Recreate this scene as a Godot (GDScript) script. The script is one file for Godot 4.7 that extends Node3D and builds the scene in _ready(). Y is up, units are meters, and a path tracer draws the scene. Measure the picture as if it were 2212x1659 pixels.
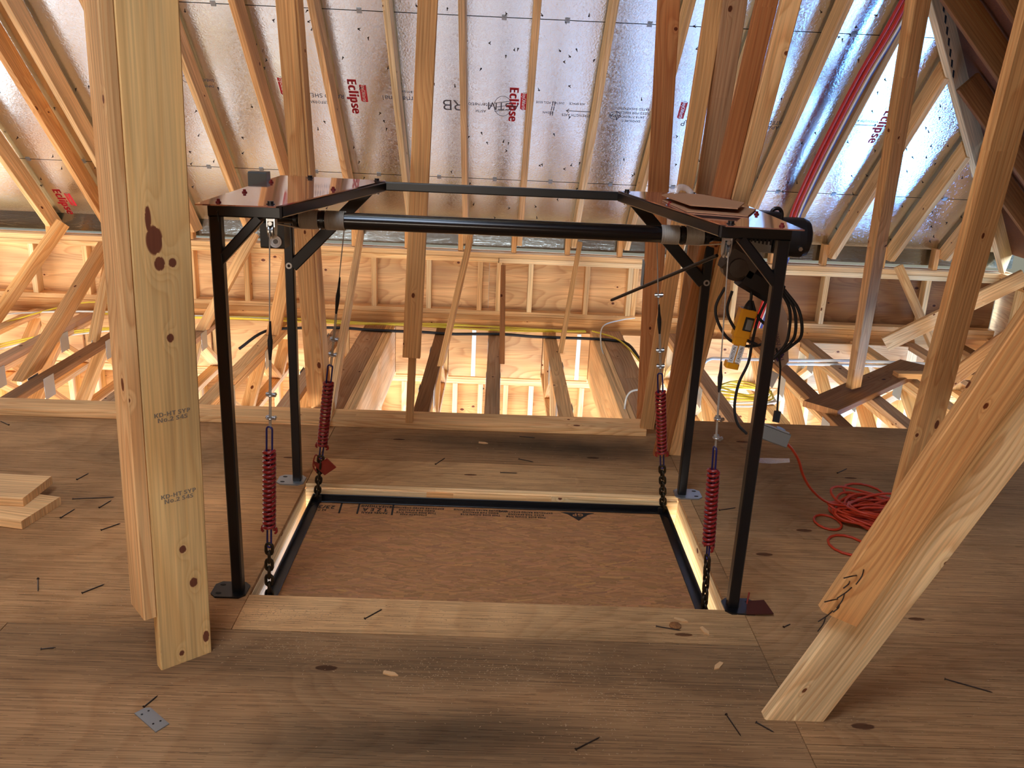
extends Node3D
# Attic under construction: a steel platform hoist over a floor hatch, floor trusses, a knee wall and a foil-faced roof.
# Metres, y up; deck surface is y = 0; the origin is the foot of the front left leg of the hoist.

var rng := RandomNumberGenerator.new()
var used := {}
var fix_uv = null                                  # a fixed place in the texture for the next board
var M := {}
var SL := Vector3(0, 0.70710678, 0.70710678)      # up the back roof slope
var SN := Vector3(0, -0.70710678, 0.70710678)     # its normal, towards the room
const ROOF := 4.75                                # foil plane: y - z = ROOF
const UNDER := 4.52                               # undersides of the rafters: y - z = UNDER
const HIPX := 5.55                                # right slope decking: x + y = HIPX
const WZ := -3.95                                 # face of the knee wall

# ------------------------------------------------------------------ mesh building
class MB:
	var v := PackedVector3Array()
	var n := PackedVector3Array()
	var uv := PackedVector2Array()
	var uv2 := PackedVector2Array()
	func tri(a, b, c, na, nb, nc, ua, ub, uc) -> void:
		# clockwise front faces: the given normals decide the winding
		if (b - a).cross(c - a).dot(na + nb + nc) > 0.0:
			var t = b; b = c; c = t
			t = nb; nb = nc; nc = t
			t = ub; ub = uc; uc = t
		v.append(a); v.append(b); v.append(c)
		n.append(na); n.append(nb); n.append(nc)
		uv.append(ua); uv.append(ub); uv.append(uc)
		for p in [a, b, c]:
			uv2.append(Vector2(p.x, p.z) / 8.0 + Vector2(0.5, 0.5))
	func quad(a, b, c, d, nn, ua, ub, uc, ud) -> void:
		tri(a, b, c, nn, nn, nn, ua, ub, uc)
		tri(a, c, d, nn, nn, nn, ua, uc, ud)
	func poly(pts: Array, nn: Vector3, us: Array) -> void:
		for i in range(1, pts.size() - 1):
			tri(pts[0], pts[i], pts[i + 1], nn, nn, nn, us[0], us[i], us[i + 1])
	func mesh() -> ArrayMesh:
		var a := []
		a.resize(Mesh.ARRAY_MAX)
		a[Mesh.ARRAY_VERTEX] = v
		a[Mesh.ARRAY_NORMAL] = n
		a[Mesh.ARRAY_TEX_UV] = uv
		a[Mesh.ARRAY_TEX_UV2] = uv2
		var m := ArrayMesh.new()
		m.add_surface_from_arrays(Mesh.PRIMITIVE_TRIANGLES, a)
		return m

# a board from a to b: w across (along side), t thick; ends cut square or in the planes with normals na, nb; edges eased by c
func board(a: Vector3, b: Vector3, w: float, t: float, side: Vector3, c := 0.0025, na := Vector3.ZERO, nb := Vector3.ZERO, mb: MB = null) -> MB:
	if mb == null:
		mb = MB.new()
	var d := (b - a).normalized()
	var s := (side - d * side.dot(d)).normalized()
	var q := d.cross(s).normalized()
	var hw := w / 2.0
	var ht := t / 2.0
	c = minf(c, minf(hw, ht) * 0.4)
	var prof := [Vector2(-hw + c, ht), Vector2(hw - c, ht), Vector2(hw, ht - c), Vector2(hw, -ht + c), Vector2(hw - c, -ht), Vector2(-hw + c, -ht), Vector2(-hw, -ht + c), Vector2(-hw, ht - c)]
	var lo := []
	var hi := []
	for p in prof:
		var o: Vector3 = s * p.x + q * p.y
		var ka := 0.0 if na == Vector3.ZERO else -o.dot(na) / d.dot(na)
		var kb := 0.0 if nb == Vector3.ZERO else -o.dot(nb) / d.dot(nb)
		lo.append(a + o + d * ka)
		hi.append(b + o + d * kb)
	var uo := rng.randf_range(0.0, 0.5)
	var vo := rng.randf()
	if fix_uv != null:
		uo = fix_uv.x
		vo = fix_uv.y
		fix_uv = null
	var ll := a.distance_to(b)
	for i in 8:
		var j := (i + 1) % 8
		var e: Vector2 = prof[j] - prof[i]
		var nn: Vector3 = (s * e.y - q * e.x).normalized()
		if nn.dot(s * (prof[i].x + prof[j].x) + q * (prof[i].y + prof[j].y)) < 0.0:
			nn = -nn
		var along_s := absf(e.x) > absf(e.y)
		var u0: float = (prof[i].x if along_s else prof[i].y + 0.09) / 0.32 + uo + 0.25
		var u1: float = (prof[j].x if along_s else prof[j].y + 0.09) / 0.32 + uo + 0.25
		mb.quad(lo[i], lo[j], hi[j], hi[i], nn, Vector2(u0, vo), Vector2(u1, vo), Vector2(u1, vo + ll / 2.2), Vector2(u0, vo + ll / 2.2))
	var ua := []
	for p in prof:
		ua.append(Vector2(p.x / 0.32 + uo + 0.25, p.y / 2.2 + vo))
	mb.poly(lo, (-d if na == Vector3.ZERO else (na if na.dot(d) < 0 else -na).normalized()), ua)
	mb.poly(hi, (d if nb == Vector3.ZERO else (nb if nb.dot(d) > 0 else -nb).normalized()), ua)
	return mb

# an axis-aligned box; the grain runs along "grain"
func box(p0: Vector3, p1: Vector3, grain := 0, c := 0.002, mb: MB = null) -> MB:
	var lo := Vector3(minf(p0.x, p1.x), minf(p0.y, p1.y), minf(p0.z, p1.z))
	var hi := Vector3(maxf(p0.x, p1.x), maxf(p0.y, p1.y), maxf(p0.z, p1.z))
	var m := (lo + hi) / 2.0
	var e := hi - lo
	if grain == 0:
		return board(Vector3(lo.x, m.y, m.z), Vector3(hi.x, m.y, m.z), e.z, e.y, Vector3.BACK, c, Vector3.ZERO, Vector3.ZERO, mb)
	if grain == 1:
		return board(Vector3(m.x, lo.y, m.z), Vector3(m.x, hi.y, m.z), e.x, e.z, Vector3.RIGHT, c, Vector3.ZERO, Vector3.ZERO, mb)
	return board(Vector3(m.x, m.y, lo.z), Vector3(m.x, m.y, hi.z), e.x, e.y, Vector3.RIGHT, c, Vector3.ZERO, Vector3.ZERO, mb)

func smooth_path(pts: Array, per := 6, closed := false) -> Array:
	var out := []
	var k := pts.size()
	var segs := k if closed else k - 1
	for i in segs:
		var p0: Vector3 = pts[(i - 1 + k) % k] if closed or i > 0 else pts[0] * 2.0 - pts[1]
		var p1: Vector3 = pts[i]
		var p2: Vector3 = pts[(i + 1) % k]
		var p3: Vector3 = pts[(i + 2) % k] if closed or i + 2 < k else p2 * 2.0 - p1
		for j in per:
			out.append(p1.cubic_interpolate(p2, p0, p3, float(j) / per))
	if not closed:
		out.append(pts[k - 1])
	return out

func tube(path: Array, r: float, sides := 8, closed := false, mb: MB = null, radii := []) -> MB:
	if mb == null:
		mb = MB.new()
	var k := path.size()
	var up := Vector3.UP
	var rings := []
	var nrm := []
	var last := Vector3.ZERO
	for i in k:
		var d: Vector3
		if closed:
			d = (path[(i + 1) % k] - path[(i - 1 + k) % k]).normalized()
		else:
			d = (path[mini(i + 1, k - 1)] - path[maxi(i - 1, 0)]).normalized()
		var s: Vector3
		if last == Vector3.ZERO:
			s = d.cross(up if absf(d.dot(up)) < 0.9 else Vector3.RIGHT).normalized()
		else:
			s = (last - d * last.dot(d)).normalized()
		last = s
		var q := d.cross(s)
		var ring := []
		var rn := []
		for j in sides:
			var an := TAU * j / sides
			var o := s * cos(an) + q * sin(an)
			rn.append(o)
			ring.append(path[i] + o * (r if radii.is_empty() else radii[i]))
		rings.append(ring)
		nrm.append(rn)
	var segs := k if closed else k - 1
	for i in segs:
		var i2 := (i + 1) % k
		for j in sides:
			var j2 := (j + 1) % sides
			var u0 := Vector2(float(j) / sides, i * 0.1)
			var u1 := Vector2(float(j + 1) / sides, i * 0.1 + 0.1)
			mb.tri(rings[i][j], rings[i][j2], rings[i2][j2], nrm[i][j], nrm[i][j2], nrm[i2][j2], u0, Vector2(u1.x, u0.y), u1)
			mb.tri(rings[i][j], rings[i2][j2], rings[i2][j], nrm[i][j], nrm[i2][j2], nrm[i2][j], u0, u1, Vector2(u0.x, u1.y))
	if not closed:
		for e in [0, k - 1]:
			var d: Vector3 = (path[0] - path[1]).normalized() if e == 0 else (path[k - 1] - path[k - 2]).normalized()
			var us := []
			for j in sides:
				us.append(Vector2(0.5, 0.5))
			mb.poly(rings[e], d, us)
	return mb

# a turned shape about the line from a towards d: prof = [distance along, radius]
func lathe(a: Vector3, d: Vector3, prof: Array, sides := 20, mb: MB = null) -> MB:
	if mb == null:
		mb = MB.new()
	d = d.normalized()
	var s := d.cross(Vector3.UP if absf(d.y) < 0.9 else Vector3.RIGHT).normalized()
	var q := d.cross(s)
	for i in prof.size() - 1:
		var p: Vector2 = prof[i]
		var p2: Vector2 = prof[i + 1]
		for j in sides:
			var a0 := TAU * j / sides
			var a1 := TAU * (j + 1) / sides
			var o0 := s * cos(a0) + q * sin(a0)
			var o1 := s * cos(a1) + q * sin(a1)
			var e := p2 - p
			var n0 := (o0 * e.x - d * e.y).normalized()
			var n1 := (o1 * e.x - d * e.y).normalized()
			var q0 := a + d * p.x + o0 * p.y
			var q1 := a + d * p.x + o1 * p.y
			var q2 := a + d * p2.x + o1 * p2.y
			var q3 := a + d * p2.x + o0 * p2.y
			var u := Vector2(float(j) / sides, p.x * 4.0)
			var w := Vector2(float(j + 1) / sides, p2.x * 4.0)
			if p2.y > 0.00001:
				mb.tri(q0, q2, q3, n0, n1, n0, u, w, Vector2(u.x, w.y))
			if p.y > 0.00001:
				mb.tri(q0, q1, q2, n0, n1, n1, u, Vector2(w.x, u.y), w)
	return mb

# a flat plate: the polygon pts (x along ax, y along ay from o), thick along ax x ay
func plate(o: Vector3, ax: Vector3, ay: Vector3, pts: Array, thick: float, mb: MB = null) -> MB:
	if mb == null:
		mb = MB.new()
	var nn := ax.cross(ay).normalized()
	var fr := []
	var bk := []
	var us := []
	for p in pts:
		fr.append(o + ax * p.x + ay * p.y + nn * thick / 2.0)
		bk.append(o + ax * p.x + ay * p.y - nn * thick / 2.0)
		us.append(p * 3.0)
	var idx := Geometry2D.triangulate_polygon(PackedVector2Array(pts))
	for i in range(0, idx.size(), 3):
		mb.tri(fr[idx[i]], fr[idx[i + 1]], fr[idx[i + 2]], nn, nn, nn, us[idx[i]], us[idx[i + 1]], us[idx[i + 2]])
		mb.tri(bk[idx[i]], bk[idx[i + 1]], bk[idx[i + 2]], -nn, -nn, -nn, us[idx[i]], us[idx[i + 1]], us[idx[i + 2]])
	var area := 0.0
	for i in pts.size():
		area += pts[i].cross(pts[(i + 1) % pts.size()])
	for i in pts.size():
		var j := (i + 1) % pts.size()
		var e: Vector2 = (pts[j] - pts[i]).normalized() * signf(area)
		var sn := (ax * e.y - ay * e.x).normalized()
		mb.quad(fr[i], fr[j], bk[j], bk[i], sn, us[i], us[j], us[j], us[i])
	return mb

func ellipse(cx: float, cy: float, rx: float, ry: float, k := 20) -> Array:
	var out := []
	for i in k:
		out.append(Vector2(cx + rx * cos(TAU * i / k), cy + ry * sin(TAU * i / k)))
	return out

# ------------------------------------------------------------------ naming
func numbered(called: String) -> String:
	if not used.has(called):
		used[called] = 0
		return called
	used[called] += 1
	return "%s_%03d" % [called, used[called]]

func tag(o: Node3D, label: String, category: String, group := "", kind := "") -> Node3D:
	o.set_meta("label", label)
	if category:
		o.set_meta("category", category)
	if group:
		o.set_meta("group", group)
	if kind:
		o.set_meta("kind", kind)
	return o

func thing(called: String, label: String, category: String, at := Vector3.ZERO, group := "", kind := "") -> Node3D:
	var o := Node3D.new()
	o.name = numbered(called)
	add_child(o)
	o.position = at
	tag(o, label, category, group, kind)
	return o

# commits a shape built in world coordinates under its parent
func put(called: String, mb, mat: Material, parent: Node3D = self) -> MeshInstance3D:
	var o := MeshInstance3D.new()
	o.name = numbered(called) if parent == self else called
	o.mesh = mb.mesh() if mb is MB else mb
	o.material_override = mat
	parent.add_child(o, true)
	if parent != self:
		var p: Node = parent
		var off := Vector3.ZERO
		while p != self:
			off += (p as Node3D).position
			p = p.get_parent()
		o.position = -off
	return o

func lumber(called: String, a: Vector3, b: Vector3, w: float, t: float, side: Vector3, mat: String, label: String, category := "lumber", group := "", na := Vector3.ZERO, nb := Vector3.ZERO) -> MeshInstance3D:
	var o := put(called, board(a, b, w, t, side, 0.003, na, nb), M[mat])
	tag(o, label, category, group)
	return o

# ------------------------------------------------------------------ textures and materials
func noise_bytes(w: int, h: int, sw: int, sh: int, freq: float, sd: int, oct := 3) -> PackedByteArray:
	var f := FastNoiseLite.new()
	f.seed = sd
	f.noise_type = FastNoiseLite.TYPE_SIMPLEX_SMOOTH
	f.frequency = freq
	f.fractal_octaves = oct
	var im: Image = f.get_seamless_image(sw, sh, false, false, 0.2, true)
	im.convert(Image.FORMAT_L8)
	im.resize(w, h, Image.INTERPOLATE_CUBIC)
	return im.get_data()

func lerp_stops(stops: Array, t: float) -> Color:
	for i in stops.size() - 1:
		if t <= stops[i + 1][0]:
			return (stops[i][1] as Color).lerp(stops[i + 1][1], clampf((t - stops[i][0]) / (stops[i + 1][0] - stops[i][0]), 0, 1))
	return stops[-1][1]

# growth rings, fibres and knots; grain runs down the picture
func wood_image(w: int, h: int, sd: int, rings: float, warp: float, knots: int, dark: Color, light: Color, knot: Color, fibre := 0.25, ringc := 0.8, given := []) -> Image:
	var r := RandomNumberGenerator.new()
	r.seed = sd
	var low := noise_bytes(w, h, 64, 48, 0.018, sd, 2)
	var fib := noise_bytes(w, h, w, 32, 0.12, sd + 7, 4)
	var big := noise_bytes(w, h, 32, 32, 0.04, sd + 13, 2)
	var t := PackedFloat32Array()
	t.resize(w * h)
	for i in w * h:
		t[i] = float(i % w) / w * rings + low[i] / 255.0 * warp
	var kmask := PackedFloat32Array()
	kmask.resize(w * h)
	for k in knots + given.size():
		var kx := r.randi_range(w / 8, w * 7 / 8)
		var ky := r.randi_range(0, h - 1)
		var kr := r.randf_range(0.014, 0.034) * w
		var asp := r.randf_range(0.7, 1.4) * h / w * 0.2
		if k >= knots:
			var e: Array = given[k - knots]
			kx = int(e[0] * w)
			ky = int(e[1] * h)
			kr = e[2] * w
			asp = e[3]
		var ry := int(kr * asp * 6.0)
		var rx := int(kr * 4.0)
		for yy in range(ky - ry, ky + ry):
			var y := posmod(yy, h)
			for x in range(maxi(0, kx - rx), mini(w, kx + rx)):
				var dx := (x - kx) / kr
				var dy := (yy - ky) / (kr * asp)
				var d2 := dx * dx + dy * dy * 0.5
				t[y * w + x] += exp(-d2 * 0.28) * 2.2
				if dx * dx + dy * dy < 1.3 + 0.35 * sin(dx * 5.0 + dy * 3.0 + k):
					kmask[y * w + x] = maxf(kmask[y * w + x], clampf((1.3 - dx * dx - dy * dy) * 3.0, 0, 1))
	var lut := []
	for i in 256:
		var f := i / 256.0
		var s: float = pow(f, 2.2) if f < 0.86 else (1.0 - f) / 0.14 * 0.72
		lut.append(light.lerp(dark, clampf(s * ringc, 0, 1)))
	var out := PackedByteArray()
	out.resize(w * h * 3)
	for i in w * h:
		var c: Color = lut[int(fposmod(t[i], 1.0) * 255.0)]
		var m := 1.0 + (fib[i] / 255.0 - 0.5) * fibre + (big[i] / 255.0 - 0.5) * 0.22
		if kmask[i] > 0.0:
			c = c.lerp(knot, kmask[i] * 0.85)
		out[i * 3] = int(clampf(c.r * m, 0, 1) * 255)
		out[i * 3 + 1] = int(clampf(c.g * m, 0, 1) * 255)
		out[i * 3 + 2] = int(clampf(c.b * m, 0, 1) * 255)
	return Image.create_from_data(w, h, false, Image.FORMAT_RGB8, out)

func osb_image(w: int, h: int, sd: int, base: Color) -> Image:
	var r := RandomNumberGenerator.new()
	r.seed = sd
	var im := Image.create(w, h, false, Image.FORMAT_RGB8)
	im.fill(base)
	for k in 9000:      # strands, mostly along the picture's height
		var cx := r.randf() * w
		var cy := r.randf() * h
		var an := r.randfn(0.0, 0.30)
		var l := r.randf_range(12, 46)
		var wd := r.randf_range(3, 15)
		var tone := r.randf_range(0.88, 1.12)
		if r.randf() < 0.10:
			tone = r.randf_range(0.5, 0.75)
			wd = r.randf_range(1, 3)
			l *= 0.45
		var c := Color(base.r * tone, base.g * tone * r.randf_range(0.96, 1.03), base.b * tone * r.randf_range(0.92, 1.06))
		var ca := cos(an)
		var sa := sin(an) * 2.0
		for j in int(wd):
			var j2 := j - wd / 2.0
			for i in int(l):
				var i2 := i - l / 2.0
				im.set_pixel(posmod(int(cx + ca * j2 + sa * i2), w), posmod(int(cy + ca * i2), h), c)
	return im

func tex(im: Image) -> ImageTexture:
	im.generate_mipmaps()
	return ImageTexture.create_from_image(im)

func mat(albedo: Color, rough: float, metal := 0.0, t: Texture2D = null) -> StandardMaterial3D:
	var m := StandardMaterial3D.new()
	m.albedo_color = albedo
	m.roughness = rough
	m.metallic = metal
	m.albedo_texture = t
	return m

func make_materials() -> void:
	var pine := tex(wood_image(256, 1024, 11, 9.0, 3.0, 4, Color(0.80, 0.63, 0.43), Color(0.92, 0.81, 0.64), Color(0.34, 0.16, 0.08)))
	var flat := tex(wood_image(256, 1024, 23, 4.0, 6.0, 5, Color(0.77, 0.58, 0.40), Color(0.90, 0.78, 0.61), Color(0.36, 0.17, 0.08)))
	var straight := tex(wood_image(256, 1024, 37, 22.0, 2.0, 2, Color(0.81, 0.65, 0.47), Color(0.92, 0.81, 0.65), Color(0.36, 0.18, 0.09)))
	var clear := tex(wood_image(256, 1024, 51, 14.0, 4.0, 3, Color(0.79, 0.61, 0.44), Color(0.91, 0.79, 0.62), Color(0.36, 0.18, 0.09)))
	var k := 0
	for e in [["pale", Color(1.0, 0.98, 0.92)], ["honey", Color(0.98, 0.90, 0.79)], ["orange", Color(0.92, 0.79, 0.64)], ["red", Color(0.74, 0.56, 0.43)], ["grey", Color(0.78, 0.70, 0.66)], ["brown", Color(0.60, 0.48, 0.38)]]:
		var j := 0
		for t in [pine, flat, straight, clear]:
			var m := mat(e[1], 0.72, 0.0, t)
			m.metallic_specular = 0.3
			M[e[0] + str(j)] = m
			j += 1
		k += 1
	# rotary-cut sheathing of the knee wall, wavy grain
	var ply := tex(wood_image(512, 512, 71, 5.0, 9.0, 7, Color(0.72, 0.51, 0.33), Color(0.87, 0.71, 0.51), Color(0.32, 0.13, 0.07), 0.2, 0.75))
	M["ply"] = mat(Color(1, 0.97, 0.93), 0.7, 0.0, ply)
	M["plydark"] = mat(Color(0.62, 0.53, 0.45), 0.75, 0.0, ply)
	M["lvl"] = mat(Color(1.0, 0.95, 0.88), 0.65, 0.0, tex(wood_image(256, 1024, 83, 5.0, 5.0, 0, Color(0.83, 0.64, 0.43), Color(0.93, 0.78, 0.57), Color(0.4, 0.2, 0.1))))
	# weathered deck plywood: fine grain times a map of dirt and sawdust laid over the whole deck
	var deck_im := wood_image(1024, 1024, 91, 5.0, 8.0, 0, Color(0.70, 0.53, 0.37), Color(0.80, 0.64, 0.47), Color(0.4, 0.26, 0.17), 0.34, 0.55, [[0.3, 0.2, 0.010, 1.2], [0.72, 0.63, 0.012, 1.1], [0.15, 0.8, 0.009, 1.3]])
	var rs := RandomNumberGenerator.new()
	rs.seed = 5
	for i in 3600:      # fine checks along the grain
		var x := rs.randi_range(1, 1022)
		var y := rs.randi_range(0, 1023)
		var dk := rs.randf_range(0.10, 0.42)
		for yy in rs.randi_range(6, 50):
			deck_im.set_pixel(x, (y + yy) % 1024, deck_im.get_pixel(x, (y + yy) % 1024).darkened(dk))
	var deck := tex(deck_im)
	var dirt := tex(dirt_image())
	for e in [["deck", Color(1.02, 0.96, 0.88)], ["decknew", Color(1.12, 1.07, 0.98)], ["deckold", Color(0.95, 0.90, 0.84)], ["deckmid", Color(1.06, 0.99, 0.90)]]:
		var m := mat(e[1], 0.8, 0.0, deck)
		m.metallic_specular = 0.25
		m.detail_enabled = true
		m.detail_albedo = dirt
		m.detail_blend_mode = BaseMaterial3D.BLEND_MODE_MUL
		m.detail_uv_layer = BaseMaterial3D.DETAIL_UV_2
		m.uv1_scale = Vector3(0.32, 0.9, 1)
		M[e[0]] = m
	var osb := tex(osb_image(1024, 1024, 17, Color(0.66, 0.47, 0.30)))
	M["osb"] = mat(Color(1, 0.97, 0.92), 0.75, 0.0, osb)
	M["osb"].uv1_scale = Vector3(0.32, 1, 1)
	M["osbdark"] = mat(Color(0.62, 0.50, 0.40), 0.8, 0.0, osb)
	# foil facing: embossed aluminium
	var f := FastNoiseLite.new()
	f.seed = 3
	f.noise_type = FastNoiseLite.TYPE_CELLULAR
	f.cellular_return_type = FastNoiseLite.RETURN_DISTANCE2_SUB
	f.frequency = 0.035
	f.fractal_octaves = 3
	f.domain_warp_enabled = true
	f.domain_warp_amplitude = 40.0
	f.domain_warp_frequency = 0.02
	var fi: Image = f.get_seamless_image(512, 512, false, false, 0.15, true)
	fi.bump_map_to_normal_map(2.2)
	var foil := mat(Color(0.87, 0.905, 0.925), 0.11, 1.0)
	foil.normal_enabled = true
	foil.normal_texture = tex(fi)
	foil.normal_scale = 0.38
	M["foil"] = foil
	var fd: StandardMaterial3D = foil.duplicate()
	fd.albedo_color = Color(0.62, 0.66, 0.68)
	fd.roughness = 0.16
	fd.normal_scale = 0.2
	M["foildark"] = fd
	M["black"] = mat(Color(0.04, 0.042, 0.055), 0.33)
	M["blackgloss"] = mat(Color(0.03, 0.03, 0.034), 0.2)
	M["rubber"] = mat(Color(0.06, 0.055, 0.06), 0.6)
	M["galv"] = mat(Color(0.62, 0.65, 0.67), 0.42, 0.85)
	M["zinc"] = mat(Color(0.75, 0.76, 0.76), 0.3, 1.0)
	M["rope"] = mat(Color(0.66, 0.63, 0.58), 0.45, 0.35)
	M["chain"] = mat(Color(0.20, 0.16, 0.10), 0.45, 0.7)
	M["springred"] = mat(Color(0.50, 0.075, 0.07), 0.33)
	M["blue"] = mat(Color(0.14, 0.13, 0.36), 0.35, 0.3)
	M["tagred"] = mat(Color(0.50, 0.12, 0.07), 0.45)
	var glass := mat(Color(0.84, 0.70, 0.68), 0.05, 0.9)
	M["redsheet"] = glass
	M["redplastic"] = mat(Color(0.45, 0.06, 0.06), 0.35)
	M["yellow"] = mat(Color(0.86, 0.58, 0.06), 0.45)
	M["nmyellow"] = mat(Color(0.88, 0.78, 0.22), 0.4)
	M["nmwhite"] = mat(Color(0.88, 0.88, 0.84), 0.4)
	M["pexred"] = mat(Color(0.72, 0.10, 0.07), 0.35)
	M["pexblue"] = mat(Color(0.18, 0.24, 0.55), 0.35)
	M["white"] = mat(Color(0.9, 0.9, 0.88), 0.5)
	M["greyplastic"] = mat(Color(0.45, 0.44, 0.41), 0.5)
	M["bluebox"] = mat(Color(0.22, 0.26, 0.36), 0.5)
	M["cordorange"] = mat(Color(0.74, 0.21, 0.06), 0.5)
	M["cardboard"] = mat(Color(0.66, 0.48, 0.34), 0.8)
	M["paper"] = mat(Color(0.70, 0.60, 0.52), 0.8)
	M["purple"] = mat(Color(0.25, 0.17, 0.35), 0.7)
	M["inkfade"] = mat(Color(0.50, 0.44, 0.36), 0.8)
	M["postface"] = mat(Color(0.93, 0.88, 0.76), 0.72, 0.0, tex(wood_image(256, 1024, 143, 7.0, 2.2, 0, Color(0.82, 0.65, 0.43), Color(0.91, 0.79, 0.60), Color(0.36, 0.15, 0.08), 0.2, 0.6, [[0.44, 0.603, 0.062, 1.05], [0.47, 0.575, 0.04, 0.8], [0.40, 0.628, 0.022, 2.6], [0.575, 0.575, 0.03, 0.7], [0.52, 0.482, 0.028, 0.75], [0.52, 0.192, 0.03, 0.7], [0.605, 0.138, 0.035, 0.75], [0.695, 0.048, 0.028, 1.2], [0.456, 0.036, 0.022, 0.7]])))
	M["ink"] = mat(Color(0.33, 0.32, 0.36), 0.6)
	M["inkblack"] = mat(Color(0.09, 0.07, 0.06), 0.8)
	M["inkred"] = mat(Color(0.80, 0.08, 0.17), 0.5)
	M["nail"] = mat(Color(0.22, 0.16, 0.12), 0.5, 0.6)
	M["motor"] = mat(Color(0.09, 0.09, 0.10), 0.42, 0.2)
	M["brass"] = mat(Color(0.75, 0.6, 0.3), 0.3, 1.0)
	M["chip"] = mat(Color(0.80, 0.62, 0.42), 0.8)
	M["sawdust"] = mat(Color(0.72, 0.58, 0.42), 0.9)
	var film := mat(Color(0.95, 0.95, 0.95, 0.22), 0.15)
	film.transparency = BaseMaterial3D.TRANSPARENCY_ALPHA
	M["film"] = film
	M["cast"] = mat(Color(0.24, 0.20, 0.17), 0.5, 0.2)
	M["tagdark"] = mat(Color(0.26, 0.09, 0.05), 0.5)
	M["duct"] = mat(Color(0.72, 0.68, 0.58), 0.3, 0.9)
	M["concrete"] = mat(Color(0.74, 0.74, 0.74), 0.85)
	M["seam"] = mat(Color(0.30, 0.16, 0.12), 0.8)
	# truss connector plate: rows of punched teeth
	var pi := Image.create(64, 64, false, Image.FORMAT_RGB8)
	pi.fill(Color(0.62, 0.64, 0.64))
	for y in 8:
		for x in 8:
			pi.fill_rect(Rect2i(x * 8 + (y % 2) * 4 - 1, y * 8, 3, 5), Color(0.30, 0.30, 0.29))
	var np := mat(Color(0.58, 0.60, 0.60), 0.55, 0.1)
	M["teeth"] = np

# dirt, scuffs and sawdust over the deck; 8 m square centred on the origin
func dirt_image() -> Image:
	var w := 1024
	var n1 := noise_bytes(w, w, 256, 256, 0.02, 401, 5)
	var n2 := noise_bytes(w, w, 512, 512, 0.06, 402, 4)
	var n3 := noise_bytes(w, w, 128, 128, 0.02, 403, 3)
	var spots := [   # x, z, rx, rz, amount (dark > 0, dusty < 0)
		[0.62, 0.70, 0.55, 0.13, 0.36], [0.95, 0.64, 0.30, 0.10, 0.28], [0.7, 0.36, 0.85, 0.13, 0.36], [1.45, 0.33, 0.45, 0.14, 0.3], [-0.3, 0.28, 0.35, 0.2, 0.22],
		[1.0, 0.45, 0.35, 0.12, -0.1], [0.35, 0.30, 0.3, 0.08, -0.22], [-0.35, 0.0, 0.35, 0.12, -0.25], [0.2, 0.12, 0.25, 0.08, -0.2], [1.2, 0.32, 0.35, 0.07, -0.16],
		[0.9, -1.5, 1.0, 0.14, 0.34], [1.4, -1.45, 0.5, 0.2, 0.3], [-0.8, -1.2, 0.5, 0.2, 0.25], [-1.2, -0.3, 0.4, 0.3, 0.12], [-0.2, -0.75, 0.3, 0.2, -0.18],
		[2.4, -1.2, 0.7, 0.4, 0.18], [2.6, 0.6, 0.8, 0.4, 0.14], [2.1, 0.9, 0.4, 0.2, 0.3]]
	var out := PackedByteArray()
	out.resize(w * w * 3)
	for y in w:
		for x in w:
			var i := y * w + x
			var px := (x / float(w) - 0.5) * 8.0
			var pz := (y / float(w) - 0.5) * 8.0
			var a := (n1[i] - 128) / 255.0
			var m := 0.93 + a * 0.22 + (n2[i] - 128) / 255.0 * 0.12
			var d := 0.0
			if pz > -1.8 and pz < 1.4 and absf(px - 1.0) < 2.6:
				for s in spots:
					var dx: float = (px - s[0]) / s[2]
					var dz: float = (pz - s[1]) / s[3]
					var q := dx * dx + dz * dz
					if q < 4.0:
						d += s[4] * exp(-q * 1.2) * (0.75 + a * 2.2)
			m *= 1.0 - d
			var g := (n3[i] / 255.0 - 0.5) * 0.16 + maxf(d, 0.0) * 0.12   # greyer where walked on
			m = clampf(m, 0.25, 1.15) * 0.86
			out[i * 3] = int(clampf(m, 0, 1) * 255)
			out[i * 3 + 1] = int(clampf(m * (1.0 + g * 0.5), 0, 1) * 255)
			out[i * 3 + 2] = int(clampf(m * (1.0 + g), 0, 1) * 255)
	return Image.create_from_data(w, w, false, Image.FORMAT_RGB8, out)

func text_mesh(s: String, h: float, depth := 0.0008, font := "Droid Sans", bold := false) -> TextMesh:
	var t := TextMesh.new()
	var f := SystemFont.new()
	f.font_names = PackedStringArray([font])
	if bold:
		f.font_weight = 700
	t.font = f
	t.text = s
	t.font_size = 32
	t.pixel_size = h / 24.0
	t.depth = depth
	t.curve_step = 4.0
	return t

func letters(called: String, s: String, h: float, at: Vector3, right: Vector3, up: Vector3, m: Material, parent: Node3D, squash := 1.0, bold := false) -> void:
	var o := MeshInstance3D.new()
	o.name = called
	o.mesh = text_mesh(s, h, 0.0008, "Droid Sans", bold)
	o.material_override = m
	parent.add_child(o, true)
	var n := right.cross(up)
	o.transform = Transform3D(Basis(right * squash, up, n), at - parent.position)

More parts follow.
